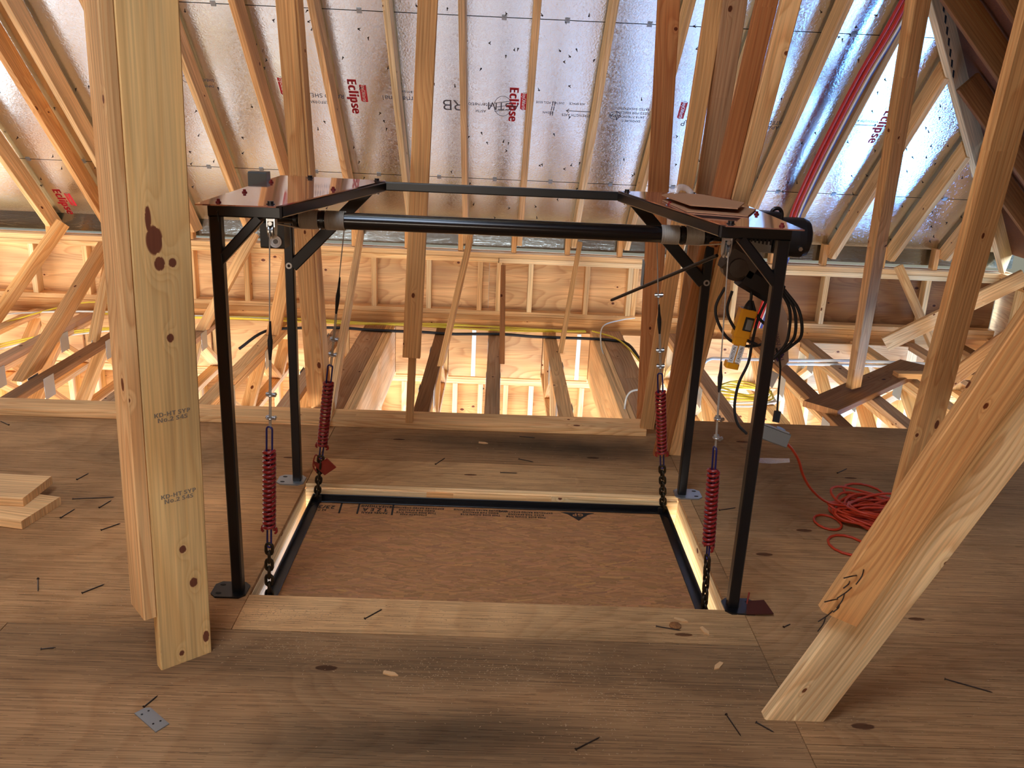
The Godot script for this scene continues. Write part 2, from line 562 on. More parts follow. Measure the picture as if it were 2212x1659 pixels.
# ------------------------------------------------------------------ the scene
func _ready() -> void:
	rng.seed = 2024
	# camera
	var cam := Camera3D.new()
	cam.name = "camera"
	cam.position = Vector3(0.874, 1.6736, 2.6697)
	cam.rotation = Vector3(-0.31508, -0.0240, 0.045756)
	cam.fov = rad_to_deg(2.0 * atan(829.5 / 1889.98))
	cam.near = 0.05
	cam.far = 200.0
	add_child(cam)
	cam.current = true
	# sky: bright overcast, seen only through the eave slits and the openings
	var env := Environment.new()
	var sky := Sky.new()
	var sm := ProceduralSkyMaterial.new()
	sm.sky_top_color = Color(0.62, 0.76, 0.92)
	sm.sky_horizon_color = Color(0.86, 0.92, 0.97)
	sm.ground_horizon_color = Color(0.62, 0.62, 0.58)
	sm.ground_bottom_color = Color(0.40, 0.40, 0.36)
	sm.sky_energy_multiplier = 3.0
	sm.ground_energy_multiplier = 1.4
	sky.sky_material = sm
	env.background_mode = Environment.BG_SKY
	env.sky = sky
	env.tonemap_mode = Environment.TONE_MAPPER_LINEAR
	env.tonemap_exposure = 1.0
	env.sdfgi_enabled = true
	env.ssao_enabled = true
	env.ssil_enabled = true
	var we := WorldEnvironment.new()
	we.name = "world_environment"
	we.environment = env
	add_child(we)
	# daylight through the window openings of the storey below and of the front gable
	daylight("daylight_front_left", Vector3(-2.2, -1.8, 3.9), Vector3(0, 0, -1), Vector2(3.0, 1.7), 48.0, Color(1.0, 0.98, 0.94))
	daylight("daylight_front_right", Vector3(1.6, -1.8, 3.9), Vector3(0, 0, -1), Vector2(3.0, 1.7), 48.0, Color(1.0, 0.98, 0.94))
	daylight("daylight_right", Vector3(4.68, -1.93, -2.8), Vector3(-1, 0, 0), Vector2(1.9, 2.1), 45.0, Color(0.40, 0.68, 1.0))
	daylight("daylight_left", Vector3(-5.9, -1.8, -1.6), Vector3(1, 0, 0), Vector2(3.0, 1.7), 48.0, Color(0.97, 0.99, 1.0))
	daylight("daylight_gable", Vector3(-1.0, 1.6, 6.35), Vector3(0, 0, -1), Vector2(3.6, 1.4), 20.0, Color(1.0, 0.95, 0.88))
	daylight("daylight_roof", Vector3(0.6, 5.0, 2.75), Vector3(0, -0.72, -0.69), Vector2(4.4, 1.8), 14.0, Color(1.0, 0.95, 0.88))
	make_materials()
	build_shell()
	build_roof()
	build_knee_wall()
	build_deck()
	build_trusses()
	build_posts()
	build_hoist()
	build_platform()
	build_motor()
	build_cables()
	build_small_things()

func daylight(called: String, at: Vector3, towards: Vector3, size: Vector2, energy: float, c: Color) -> void:
	var l := AreaLight3D.new()
	l.name = called
	l.area_size = size
	l.light_color = c
	l.light_energy = energy
	l.area_range = 20.0 if "area_range" in l else 0.0
	l.shadow_enabled = true
	add_child(l)
	l.look_at_from_position(at, at + towards, Vector3.UP)

func structure(called: String, label: String) -> Node3D:
	var o := thing(called, label, "")
	o.set_meta("kind", "structure")
	return o

# a wall of boxes round rectangular openings: in the plane x or z = at, from a to b, y0 to y1; openings [from, to, low, high]
func wall_with_openings(parent: Node3D, across_x: bool, at: float, thick: float, a: float, b: float, y0: float, y1: float, openings: Array, m: Material) -> void:
	var pieces := []
	var cur := a
	for o in openings:
		pieces.append([cur, o[0], y0, y1])
		pieces.append([o[0], o[1], y0, o[2]])
		pieces.append([o[0], o[1], o[3], y1])
		cur = o[1]
	pieces.append([cur, b, y0, y1])
	for q in pieces:
		if q[1] - q[0] < 0.01 or q[3] - q[2] < 0.01:
			continue
		if across_x:
			put("wall_panel", box(Vector3(q[0], q[2], at), Vector3(q[1], q[3], at + thick), 0), m, parent)
		else:
			put("wall_panel", box(Vector3(at, q[2], q[0]), Vector3(at + thick, q[3], q[1]), 2), m, parent)

func build_shell() -> void:
	# the storey below
	var fl := structure("floor_001", "bare grey floor of the storey below, seen between the trusses")
	put("slab", box(Vector3(-6.2, -3.2, -4.1), Vector3(5.7, -3.05, 4.1), 0), M.concrete, fl)
	var wf := structure("wall_front_001", "plywood wall of the storey below with window openings")
	wall_with_openings(wf, true, 3.95, 0.15, -6.1, 5.6, -3.05, -0.02, [[-3.7, -0.7, -2.65, -0.95], [0.1, 3.1, -2.65, -0.95]], M.ply)
	var wr := structure("wall_right_001", "right plywood wall of the storey below with a door opening")
	wall_with_openings(wr, false, 4.72, 0.12, -4.1, 4.1, -3.05, -0.42, [[-3.75, -1.85, -2.98, -0.88]], M.ply)
	var wl := structure("wall_left_001", "left plywood wall of the storey below with a window opening")
	wall_with_openings(wl, false, -6.1, 0.15, -4.1, 4.1, -3.05, -0.02, [[-3.1, -0.1, -2.65, -0.95]], M.ply)
	var wb := structure("wall_back_001", "sunlit stud wall of the storey below, under the knee wall")
	put("sheathing", box(Vector3(-6.1, -3.05, -4.10), Vector3(5.6, -0.02, -4.08), 0), M.ply, wb)
	put("top_plate", box(Vector3(-6.1, -0.455, -4.08), Vector3(5.6, -0.417, WZ), 0), M.pale2, wb)
	put("top_plate", box(Vector3(-6.1, -0.495, -4.08), Vector3(5.6, -0.457, WZ), 0), M.pale0, wb)
	var x := -5.9
	while x < 5.5:
		put("stud", box(Vector3(x - 0.019, -3.05, -4.08), Vector3(x + 0.019, -0.497, WZ), 1), M["pale" + str(rng.randi() % 4)], wb)
		x += 0.2025
	# the far ends of the attic
	var fw := structure("wall_front", "front gable wall of the attic behind the camera")
	wall_with_openings(fw, true, 6.4, 0.15, -6.6, 5.7, -0.02, 6.0, [[-2.8, 0.8, 0.9, 2.3]], M.ply)
	var lw := structure("wall_left", "left end wall of the attic, plywood")
	put("sheathing", box(Vector3(-6.6, -0.02, -4.2), Vector3(-6.5, 7.2, 6.5), 2), M.ply, lw)
	# right knee wall with studs, under the brown right roof slope
	var rw := structure("wall_right", "right knee wall of studs and plywood under the brown roof slope")
	put("sheathing", box(Vector3(4.84, -0.4, -4.1), Vector3(4.86, 0.56, 6.4), 2), M.ply, rw)
	put("bottom_plate", box(Vector3(4.75, 0.0, WZ), Vector3(4.84, 0.038, 6.4), 2), M.orange2, rw)
	put("top_plate", box(Vector3(4.75, 0.482, WZ), Vector3(4.84, 0.52, 6.4), 2), M.orange0, rw)
	put("top_plate", box(Vector3(4.75, 0.522, WZ), Vector3(4.84, 0.56, 6.4), 2), M.honey2, rw)
	var z := -3.7
	while z < 3.0:
		put("stud", box(Vector3(4.75, 0.038, z - 0.019), Vector3(4.84, 0.482, z + 0.019), 1), M["pale" + str(rng.randi() % 4)], rw)
		z += 0.27

func roof_pt(x: float, y: float) -> Vector3:
	return Vector3(x, y, y - ROOF)

func clip_panel(x0: float, x1: float, y0: float, y1: float) -> Array:
	# polygon in (x, y); the hip cuts it at x + y = HIPX
	var pts := PackedVector2Array([Vector2(x0, y0), Vector2(x1, y0), Vector2(x1, y1), Vector2(x0, y1)])
	var keep := PackedVector2Array([Vector2(-20, -5), Vector2(HIPX + 5, -5), Vector2(HIPX - 12, 12), Vector2(-20, 12)])
	var r := Geometry2D.intersect_polygons(pts, keep)
	return [] if r.is_empty() else Array(r[0])

func build_roof() -> void:
	# back slope: foil-faced boards with open joints, clips in the joints
	var c := structure("ceiling", "back roof slope of silver foil-faced sheathing boards")
	var rows := [[0.705, 1.13], [1.13, 2.105], [2.105, 2.97], [2.97, 3.83], [3.83, 4.69], [4.69, 5.55], [5.55, 6.3]]
	for i in rows.size():
		var y0: float = rows[i][0] + 0.002
		var y1: float = rows[i][1] - 0.002
		var cuts := [-4.44, -1.83, 0.635, 3.02, 6.0] if i % 2 else [-3.03, -0.594, 1.85, 4.28, 6.0]
		var x0 := -6.5
		var ci := 0
		while x0 < HIPX - y0:
			var x1: float = cuts[ci]
			ci += 1
			var pl := clip_panel(x0 + 0.0015, x1 - 0.0015, y0, y1)
			x0 = x1
			if pl.size() < 3:
				continue
			var pts := []
			for p in pl:
				pts.append(Vector2(p.x, (p.y - y0) * sqrt(2.0)))
			var mb := plate(roof_pt(0, y0) - SN * 0.006, Vector3.RIGHT, SL, pts, 0.012)
			put("foil_panel", mb, M.foil, c)
	# dark gaps show the felt above the joints
	put("roof_felt", plate(Vector3(0, 0.705, 0.705 - ROOF) - SN * 0.05, Vector3.RIGHT, SL, [Vector2(-6.5, -0.05), Vector2(5.0, -0.05), Vector2(-0.7, 7.95), Vector2(-6.5, 7.95)], 0.02), M.seam, c)
	for y in [1.13, 2.105]:
		for k in range(-9, 10):
			var x: float = 0.43 + 0.405 * k + rng.randf_range(-0.05, 0.05)
			if x < HIPX - y - 0.3:
				var p := roof_pt(x, y) + SN * 0.002
				var cl := plate(p, Vector3.RIGHT, SL, [Vector2(-0.014, -0.016), Vector2(0.014, -0.016), Vector2(0.014, 0.016), Vector2(-0.014, 0.016)], 0.004)
				plate(p + SN * 0.002, Vector3.RIGHT, SL, [Vector2(-0.008, -0.006), Vector2(0.008, -0.006), Vector2(0.008, 0.006), Vector2(-0.008, 0.006)], 0.004, cl)
				put("panel_clip", cl, M.galv, c)
	# points of roofing nails through the foil
	var tip := lathe(Vector3.ZERO, Vector3(0, 0, 1), [Vector2(-0.001, 0.006), Vector2(0.003, 0.0032), Vector2(0.012, 0.0022), Vector2(0.018, 0.0)], 6).mesh()
	var mm := MultiMesh.new()
	mm.transform_format = MultiMesh.TRANSFORM_3D
	mm.mesh = tip
	var spots := []
	for i in 420:
		var y := rng.randf_range(0.75, 2.5)
		var x := rng.randf_range(-3.4, 4.4)
		if x < HIPX - y - 0.2:
			spots.append(roof_pt(x, y))
	mm.instance_count = spots.size()
	for i in spots.size():
		var tilt := Basis.from_euler(Vector3(rng.randf_range(-0.9, 0.9), rng.randf_range(-0.9, 0.9), 0))
		mm.set_instance_transform(i, Transform3D(Basis(Vector3.RIGHT, SL, SN) * tilt, spots[i]))
	var mi := MultiMeshInstance3D.new()
	mi.name = "nail_points"
	mi.multimesh = mm
	mi.material_override = M.nail
	mi.set_meta("kind", "stuff")
	c.add_child(mi)
	roof_print(c)
	# front slope, behind the camera, and the ridge
	var f := structure("ceiling_001", "front roof slope of plywood behind the camera, one bay still open")
	for e in [[-6.6, -1.7, -0.1, 7.6], [2.9, 5.0, -0.1, 7.6], [-1.7, 2.9, -0.1, 0.75], [-1.7, 2.9, 2.75, 7.6]]:     # an unsheathed bay lets daylight in
		put("roof_panel", plate(Vector3(0, 6.3, 1.55), Vector3.RIGHT, Vector3(0, -0.70710678, 0.70710678), [Vector2(e[0], e[2]), Vector2(e[1], e[2]), Vector2(e[1], e[3]), Vector2(e[0], e[3])], 0.02), M.ply, f)
	# right slope: brown decking boards and jack rafters
	var r := structure("ceiling_002", "right roof slope of dark brown decking boards")
	var up := Vector3(-0.70710678, 0.70710678, 0)
	for i in 5:
		var s0 := i * 1.22
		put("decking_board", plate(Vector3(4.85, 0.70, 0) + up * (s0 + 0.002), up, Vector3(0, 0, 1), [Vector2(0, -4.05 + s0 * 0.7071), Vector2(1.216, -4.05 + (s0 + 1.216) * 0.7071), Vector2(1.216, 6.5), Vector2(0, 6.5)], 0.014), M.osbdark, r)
	var k := 0
	var jl := ["shortest jack rafter at the roof corner", "second jack rafter from the roof corner, on the brown slope", "jack rafter on the brown slope meeting the pale hip rafter low down", "jack rafter on the brown slope beside the marked end of the hip rafter", "jack rafter crossing the top right corner of the view"]
	for z in [-3.11, -2.63, -2.14, -1.665, -1.19]:
		var a := Vector3(4.76, 0.56, z) + Vector3(0.7071, 0.7071, 0) * 0.07
		var ln: float = (z + 4.52 - 0.62) * 1.4142
		lumber("jack_rafter", a, a + up * ln, 0.14, 0.038, Vector3(0.7071, 0.7071, 0), "brown" + str(k % 4), jl[k], "rafter", "jack rafters of the brown slope", Vector3.UP)
		k += 1
	# hip rafter, pale, with blackened nail marks at its upper end
	var h := thing("hip_rafter", "pale hip rafter with black marks where the foil and brown slopes meet", "rafter", Vector3(4.76, 0.60, -3.96))
	var hd := Vector3(-1, 1, 1).normalized()
	var hu := Vector3.UP.slide(hd).normalized()
	var ha := Vector3(4.76, 0.56, -3.96) + hu * 0.0925
	put("beam", board(ha, ha + hd * 6.0, 0.185, 0.04, hu, 0.003), M.pale2, h)
	for i in 7:
		var q: Vector3 = ha + hd * (2.32 + i * 0.075) + Vector3(0.7071, 0, 0.7071) * 0.0205 + hu * (-0.07 + 0.012 * i)
		put("black_mark", plate(q, hd, hu, [Vector2(-0.03, -0.010), Vector2(0.0, -0.018), Vector2(0.03, 0.004), Vector2(0.004, 0.018)], 0.001), M.inkblack, h)
	# common rafters of the back slope
	var xs := [-2.46, -2.03, -1.83, -1.40, -0.985, -0.594, -0.171, 0.23, 0.635, 1.04, 1.449, 1.85, 2.26, 2.67, 3.02, 3.42, 3.87, 4.28]
	var where := ["roof rafter nearest the left edge of the view", "roof rafter second from the left edge, leading to the wall brace", "roof rafter third from the left edge, cut off by the big post", "roof rafter hidden behind the big left post", "roof rafter just right of the big left post", "roof rafter above the left red top sheet of the hoist", "roof rafter right of the hanging brown post and left of the first red logo", "roof rafter with a wavy bark edge right of the first red logo", "roof rafter right of the hanging ledger post, straight up the middle", "roof rafter right of the second red logo", "roof rafter beside the printed arrow on the foil", "roof rafter half hidden behind the right post group", "pale roof rafter at the right side of the post group", "roof rafter left of the red pipes", "roof rafter that carries the red and blue pipes", "roof rafter right of the red pipes, behind the leaning brace post", "short roof rafter left of the tall leaning post", "shortest roof rafter, hidden by the tall leaning post"]
	for i in xs.size():
		var x: float = xs[i]
		var top: float = minf(5.4, 5.31 - x)
		var col: String = ["honey0", "orange1", "honey2", "honey3", "honey0", "orange2", "honey1", "pale0", "honey2", "honey2", "pale3", "honey0", "pale2", "honey3", "honey2", "honey1", "honey0", "honey3"][i]
		var yb := 0.575 if x < 4.2 else 0.60
		# centre line of a 2x6 on edge: 0.07 above the underside, measured square to the slope
		var a := Vector3(x, yb, yb - UNDER) - SN * 0.07
		var b := Vector3(x, maxf(top, yb + 0.25), maxf(top, yb + 0.25) - UNDER) - SN * 0.07
		var t := thing("roof_rafter", where[i], "rafter", a, "common rafters of the foil slope")
		put("rafter_board", board(a, b, 0.14, 0.038, SN, 0.003, Vector3.UP), M[col], t)
		put("heel_block", box(Vector3(x - 0.058, 0.56, -4.04), Vector3(x - 0.02, 0.72, -3.965), 1), M["orange" + str(i % 4)], t)
	
func roof_print(c: Node3D) -> void:
	var ex := Vector3.RIGHT
	for e in [[-0.545, 1.66, false], [-0.047, 1.64, true], [0.953, 1.635, true], [1.955, 1.625, false], [3.31, 1.60, true], [-2.34, 0.80, true]]:
		var p := roof_pt(e[0], e[1]) + SN * 0.0006
		if e[2]:
			letters("printed_name", "Eclipse", 0.058, p - ex * 0.012, -SL, ex, M.inkred, c, 1.15, true)
			letters("printed_name", "Eclipse", 0.058, p - ex * 0.012 + SL * 0.004, -SL, ex, M.inkred, c, 1.15, true)
		var bp := p + ex * 0.052 + SL * 0.035
		put("printed_box", plate(bp, ex, SL, [Vector2(-0.021, -0.062), Vector2(-0.012, -0.072), Vector2(0.021, -0.072), Vector2(0.021, 0.068), Vector2(-0.021, 0.068)], 0.0008), M.inkred, c)
		letters("printed_maker", "RoyOMartin", 0.022, bp + SN * 0.001, -SL, ex, M.foil, c)
	var dn := -ex
	for e in [["RATED SHEATHING", -0.30, 1.64, 0.032], ["PERFORMANCE", -0.31, 1.60, 0.022], ["International", 0.26, 1.645, 0.036], ["Radiant Barriers", 0.27, 1.685, 0.018], ["RB", 0.56, 1.62, 0.085], ["International", 0.71, 1.63, 0.026], ["ASTM", 0.735, 1.59, 0.020], ["ASTM", 0.875, 1.625, 0.06], ["INSTALL FOIL SIDE", 1.17, 1.66, 0.016], ["DOWN", 1.16, 1.60, 0.016], ["AIR SPACE", 1.34, 1.66, 0.016], ["STRENGTH AXIS", 1.345, 1.59, 0.020], ["RATED SHEATHING", 1.70, 1.645, 0.018], ["SIZED FOR SPACING", 1.70, 1.62, 0.018], ["24/16 7/16 INCH", 1.70, 1.595, 0.016], ["EXPOSURE 1", 1.70, 1.57, 0.016], ["INC", 2.08, 1.60, 0.035], ["AP", 2.05, 1.57, 0.04], ["STRENGTH AXIS", 3.18, 1.635, 0.018], ["RATED", 2.63, 1.60, 0.03], ["APA", 2.62, 1.57, 0.03], ["SHEATHING", -0.98, 1.70, 0.02], ["EXPOSURE 1", -0.98, 1.665, 0.016], ["THICKNESS", -2.45, 1.72, 0.04]]:
		letters("printed_text", e[0], e[3], roof_pt(e[1], e[2]) + SN * 0.0006, dn, -SL, M.ink, c)
	# arrows, ovals and the globe
	for e in [[1.345, 1.615], [3.18, 1.61]]:
		put("printed_arrow", plate(roof_pt(e[0], e[1]) + SN * 0.0005, ex, SL, [Vector2(-0.07, 0.0), Vector2(-0.05, 0.018), Vector2(-0.048, 0.015), Vector2(-0.06, 0.002), Vector2(0.085, 0.002), Vector2(0.085, -0.002), Vector2(-0.06, -0.002), Vector2(-0.048, -0.015), Vector2(-0.05, -0.018)], 0.0008), M.ink, c)
	for e in [[1.59, 1.60, 0.035, 0.032], [-1.07, 1.70, 0.032, 0.03], [0.875, 1.625, 0.055, 0.085]]:
		var path := []
		for i in 28:
			path.append(roof_pt(e[0], e[1]) + ex * cos(TAU * i / 28) * e[2] + SL * sin(TAU * i / 28) * e[3] + SN * 0.0004)
		put("printed_oval", tube(path, 0.0016, 4, true), M.ink, c)
	letters("printed_text", "APA", 0.03, roof_pt(1.59, 1.60) + SN * 0.0006, dn, -SL, M.ink, c)
	for i in 3:
		var path := []
		for j in 9:
			var u := -1.0 + j * 0.25
			path.append(roof_pt(0.875, 1.625) + ex * (u * 0.052) + SL * ((i - 1) * 0.035 + 0.012 * u) + SN * 0.0004)
		put("printed_line", tube(path, 0.0014, 4), M.ink, c)
	for i in 2:
		for j in 3:
			put("printed_bar", plate(roof_pt(1.187 + i * 0.014 - j * 0.004, 1.655 - j * 0.03) + SN * 0.0005, ex, SL, [Vector2(-0.003, -0.018), Vector2(0.002, -0.018), Vector2(0.004, 0.018), Vector2(-0.001, 0.018)], 0.0008), M.ink, c)

func build_knee_wall() -> void:
	var w := structure("wall_back", "low knee wall of studs, plates and plywood under the foil slope")
	var y := 0.555
	put("top_plate", box(Vector3(-6.5, y - 0.037, WZ - 0.09), Vector3(4.8, y, WZ), 0), M.honey2, w)
	put("top_plate", box(Vector3(-6.5, y - 0.075, WZ - 0.09), Vector3(0.888, y - 0.039, WZ), 0), M.honey0, w)
	put("top_plate", box(Vector3(0.893, y - 0.075, WZ - 0.09), Vector3(4.8, y - 0.039, WZ), 0), M.pale2, w)
	put("bottom_plate", box(Vector3(-6.5, 0.068, WZ - 0.09), Vector3(4.8, 0.105, WZ), 0), M.honey3, w)
	put("bottom_plate", box(Vector3(-6.5, 0.030, WZ - 0.09), Vector3(4.8, 0.0665, WZ), 0), M.orange2, w)
	put("rim_board", box(Vector3(-6.5, -0.06, WZ - 0.09), Vector3(4.8, 0.029, WZ - 0.005), 0), M.orange1, w)
	var xs := [-3.05, -2.64, -2.24, -1.85, -1.44, -1.03, -0.56, -0.06, 0.36, 0.751, 0.896, 1.138, 1.574, 1.905, 1.945, 2.33, 2.72, 3.02, 3.42, 3.80, 4.21, 4.5]
	for i in xs.size():
		put("stud", box(Vector3(xs[i] - 0.019, 0.105, WZ - 0.089), Vector3(xs[i] + 0.019, y - 0.075, WZ), 1), M[["honey0", "pale2", "honey2", "pale3", "honey1"][i % 5]], w)
	var px := [-6.5, -4.06, -1.62, 0.82, 2.5, 4.8]
	for i in 5:
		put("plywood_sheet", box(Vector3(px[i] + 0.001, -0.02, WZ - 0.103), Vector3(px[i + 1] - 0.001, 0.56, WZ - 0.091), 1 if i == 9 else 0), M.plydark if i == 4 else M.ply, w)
	# upright foil at the eave, with a slit of daylight under it
	for i in 4:
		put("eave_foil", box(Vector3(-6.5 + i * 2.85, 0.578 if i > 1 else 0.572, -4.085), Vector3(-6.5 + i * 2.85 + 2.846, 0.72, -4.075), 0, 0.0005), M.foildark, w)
	put("eave_sill", box(Vector3(-6.5, 0.50, -4.085), Vector3(4.8, 0.556, -4.042), 0), M.red2, w)

func sheet(parent: Node3D, x0: float, x1: float, z0: float, z1: float, m: String) -> void:
	put("plywood_sheet", box(Vector3(x0 + 0.0015, -0.018, z0 + 0.0015), Vector3(x1 - 0.0015, rng.randf_range(-0.0012, 0.0), z1 - 0.0015), 0, 0.0016), M[m], parent)

func build_deck() -> void:
	var f := structure("floor", "attic deck of weathered plywood sheets round the hatch")
	for e in [[-6.4, -2.38, -1.78, -0.518, "deck"], [-2.38, 0.06, -1.78, -0.518, "deckmid"], [-6.4, -2.38, -0.518, 0.21, "deck"], [-2.38, 0.06, -0.518, 0.21, "deckmid"],
			[0.06, 1.785, -1.78, -1.215, "deck"], [0.06, 1.785, -1.215, -0.92, "decknew"], [1.732, 1.785, -0.92, 0.0, "deckmid"], [0.06, 1.785, 0.0, 0.21, "decknew"],
			[-3.1, -0.655, 0.21, 1.43, "deck"], [-0.655, 1.785, 0.21, 1.43, "deckold"], [-6.4, -3.1, 0.21, 1.43, "deck"],
			[1.785, 4.225, -1.93, -0.55, "deck"], [4.225, 4.75, -1.93, -0.55, "deck"], [1.785, 4.225, -0.55, 0.67, "deckmid"], [4.225, 4.75, -0.55, 0.67, "deck"], [1.785, 4.225, 0.67, 1.43, "deck"], [4.225, 4.75, 0.67, 1.43, "deck"],
			[-6.4, -2.38, 1.43, 3.9, "deck"], [-2.38, 0.06, 1.43, 3.9, "deck"], [0.06, 2.5, 1.43, 3.9, "deck"], [2.5, 4.75, 1.43, 3.9, "deck"], [-6.4, 0.0, 3.9, 6.4, "deck"], [0.0, 4.75, 3.9, 6.4, "deck"]]:
		sheet(f, e[0], e[1], e[2], e[3], e[4])
	# boards that line the hatch
	var t := structure("trim_1", "pale pine boards lining the floor hatch")
	put("lining_board", box(Vector3(0.062, -0.30, -0.918), Vector3(0.60, -0.019, -0.899), 0), M.pale2, t)
	put("lining_board", box(Vector3(0.60, -0.30, -0.918), Vector3(0.72, -0.019, -0.899), 0), M.orange2, t)
	put("lining_board", box(Vector3(0.721, -0.30, -0.918), Vector3(1.16, -0.019, -0.899), 0), M.honey0, t)
	put("lining_board", box(Vector3(1.161, -0.30, -0.918), Vector3(1.728, -0.019, -0.899), 0), M.pale0, t)
	put("lining_board", box(Vector3(0.0435, -0.30, -0.9), Vector3(0.0625, -0.019, 0.0), 2), M.pale2, t)
	put("lining_board", box(Vector3(1.7305, -0.30, -0.9), Vector3(1.7495, -0.019, 0.0), 2), M.pale0, t)
	put("lining_board", box(Vector3(0.062, -0.30, 0.0), Vector3(1.73, -0.019, 0.019), 0), M.pale2, t)
	# plywood edge strip round the hatch
	put("edge_strip", box(Vector3(0.0602, -0.018, -0.9185), Vector3(1.7318, 0.002, -0.9145), 0), M.pale2, t)
	# rim plank along the open edge of the deck
	lumber("edge_plank", Vector3(-6.4, 0.019, -1.69), Vector3(-2.2, 0.019, -1.69), 0.17, 0.038, Vector3.BACK, "grey1", "plank flat along the deck edge, cut off by the left side of the view", "plank")
	lumber("edge_plank", Vector3(-2.195, 0.019, -1.69), Vector3(1.70, 0.019, -1.735), 0.17, 0.038, Vector3.BACK, "honey1", "long plank flat along the deck edge behind the hoist", "plank")

# one floor truss running towards the knee wall: flat chords, zigzag webs, toothed plates
func truss(x: float, label: String, col: int, double_top := false, z0 := -1.45, webs := true) -> void:
	var t := thing("floor_truss", label, "truss", Vector3(x, -0.4, -2.7), "floor trusses beyond the deck")
	var y := -0.0195
	var z1 := WZ + 0.0
	var tone: String = ["grey", "honey", "grey", "brown"][col % 4] + str(col % 4)
	put("top_chord", board(Vector3(x, y - 0.019, z0), Vector3(x, y - 0.019, z1), 0.089, 0.038, Vector3.RIGHT), M[tone], t)
	if double_top:
		put("top_chord", board(Vector3(x, y - 0.058, z0), Vector3(x, y - 0.058, z1), 0.089, 0.038, Vector3.RIGHT), M["honey" + str((col + 1) % 4)], t)
	put("bottom_chord", board(Vector3(x, -0.39, z0), Vector3(x, -0.39, z1), 0.089, 0.038, Vector3.RIGHT), M["honey" + str((col + 2) % 4)], t)
	if not webs:
		return
	var ty := y - (0.08 if double_top else 0.04)
	var z := z0 - 0.2 - fposmod(col * 0.17, 0.3)
	var down := col % 2 == 0
	while z > z1 + 0.35:
		var a := Vector3(x, ty - 0.015, z) if down else Vector3(x, -0.385, z)
		var b := Vector3(x, -0.385, z - 0.42) if down else Vector3(x, ty - 0.015, z - 0.42)
		put("web", board(a, b, 0.085, 0.038, Vector3.RIGHT), M[["honey0", "pale2", "orange3", "honey1"][rng.randi() % 4]], t)
		var top := a
		for s in ([-1.0, 1.0] if down else []):      # one plate on each face of a joint
			put("connector_plate", box(Vector3(x + s * 0.0447, ty - 0.08, top.z - 0.08), Vector3(x + s * 0.0467, ty + 0.05, top.z + 0.04), 1, 0.0003), M.galv, t)
		z -= 0.42
		down = not down
	put("web", board(Vector3(x, ty, z1 + 0.05), Vector3(x, -0.37, z1 + 0.05), 0.085, 0.038, Vector3.RIGHT), M["pale" + str(col % 4)], t)

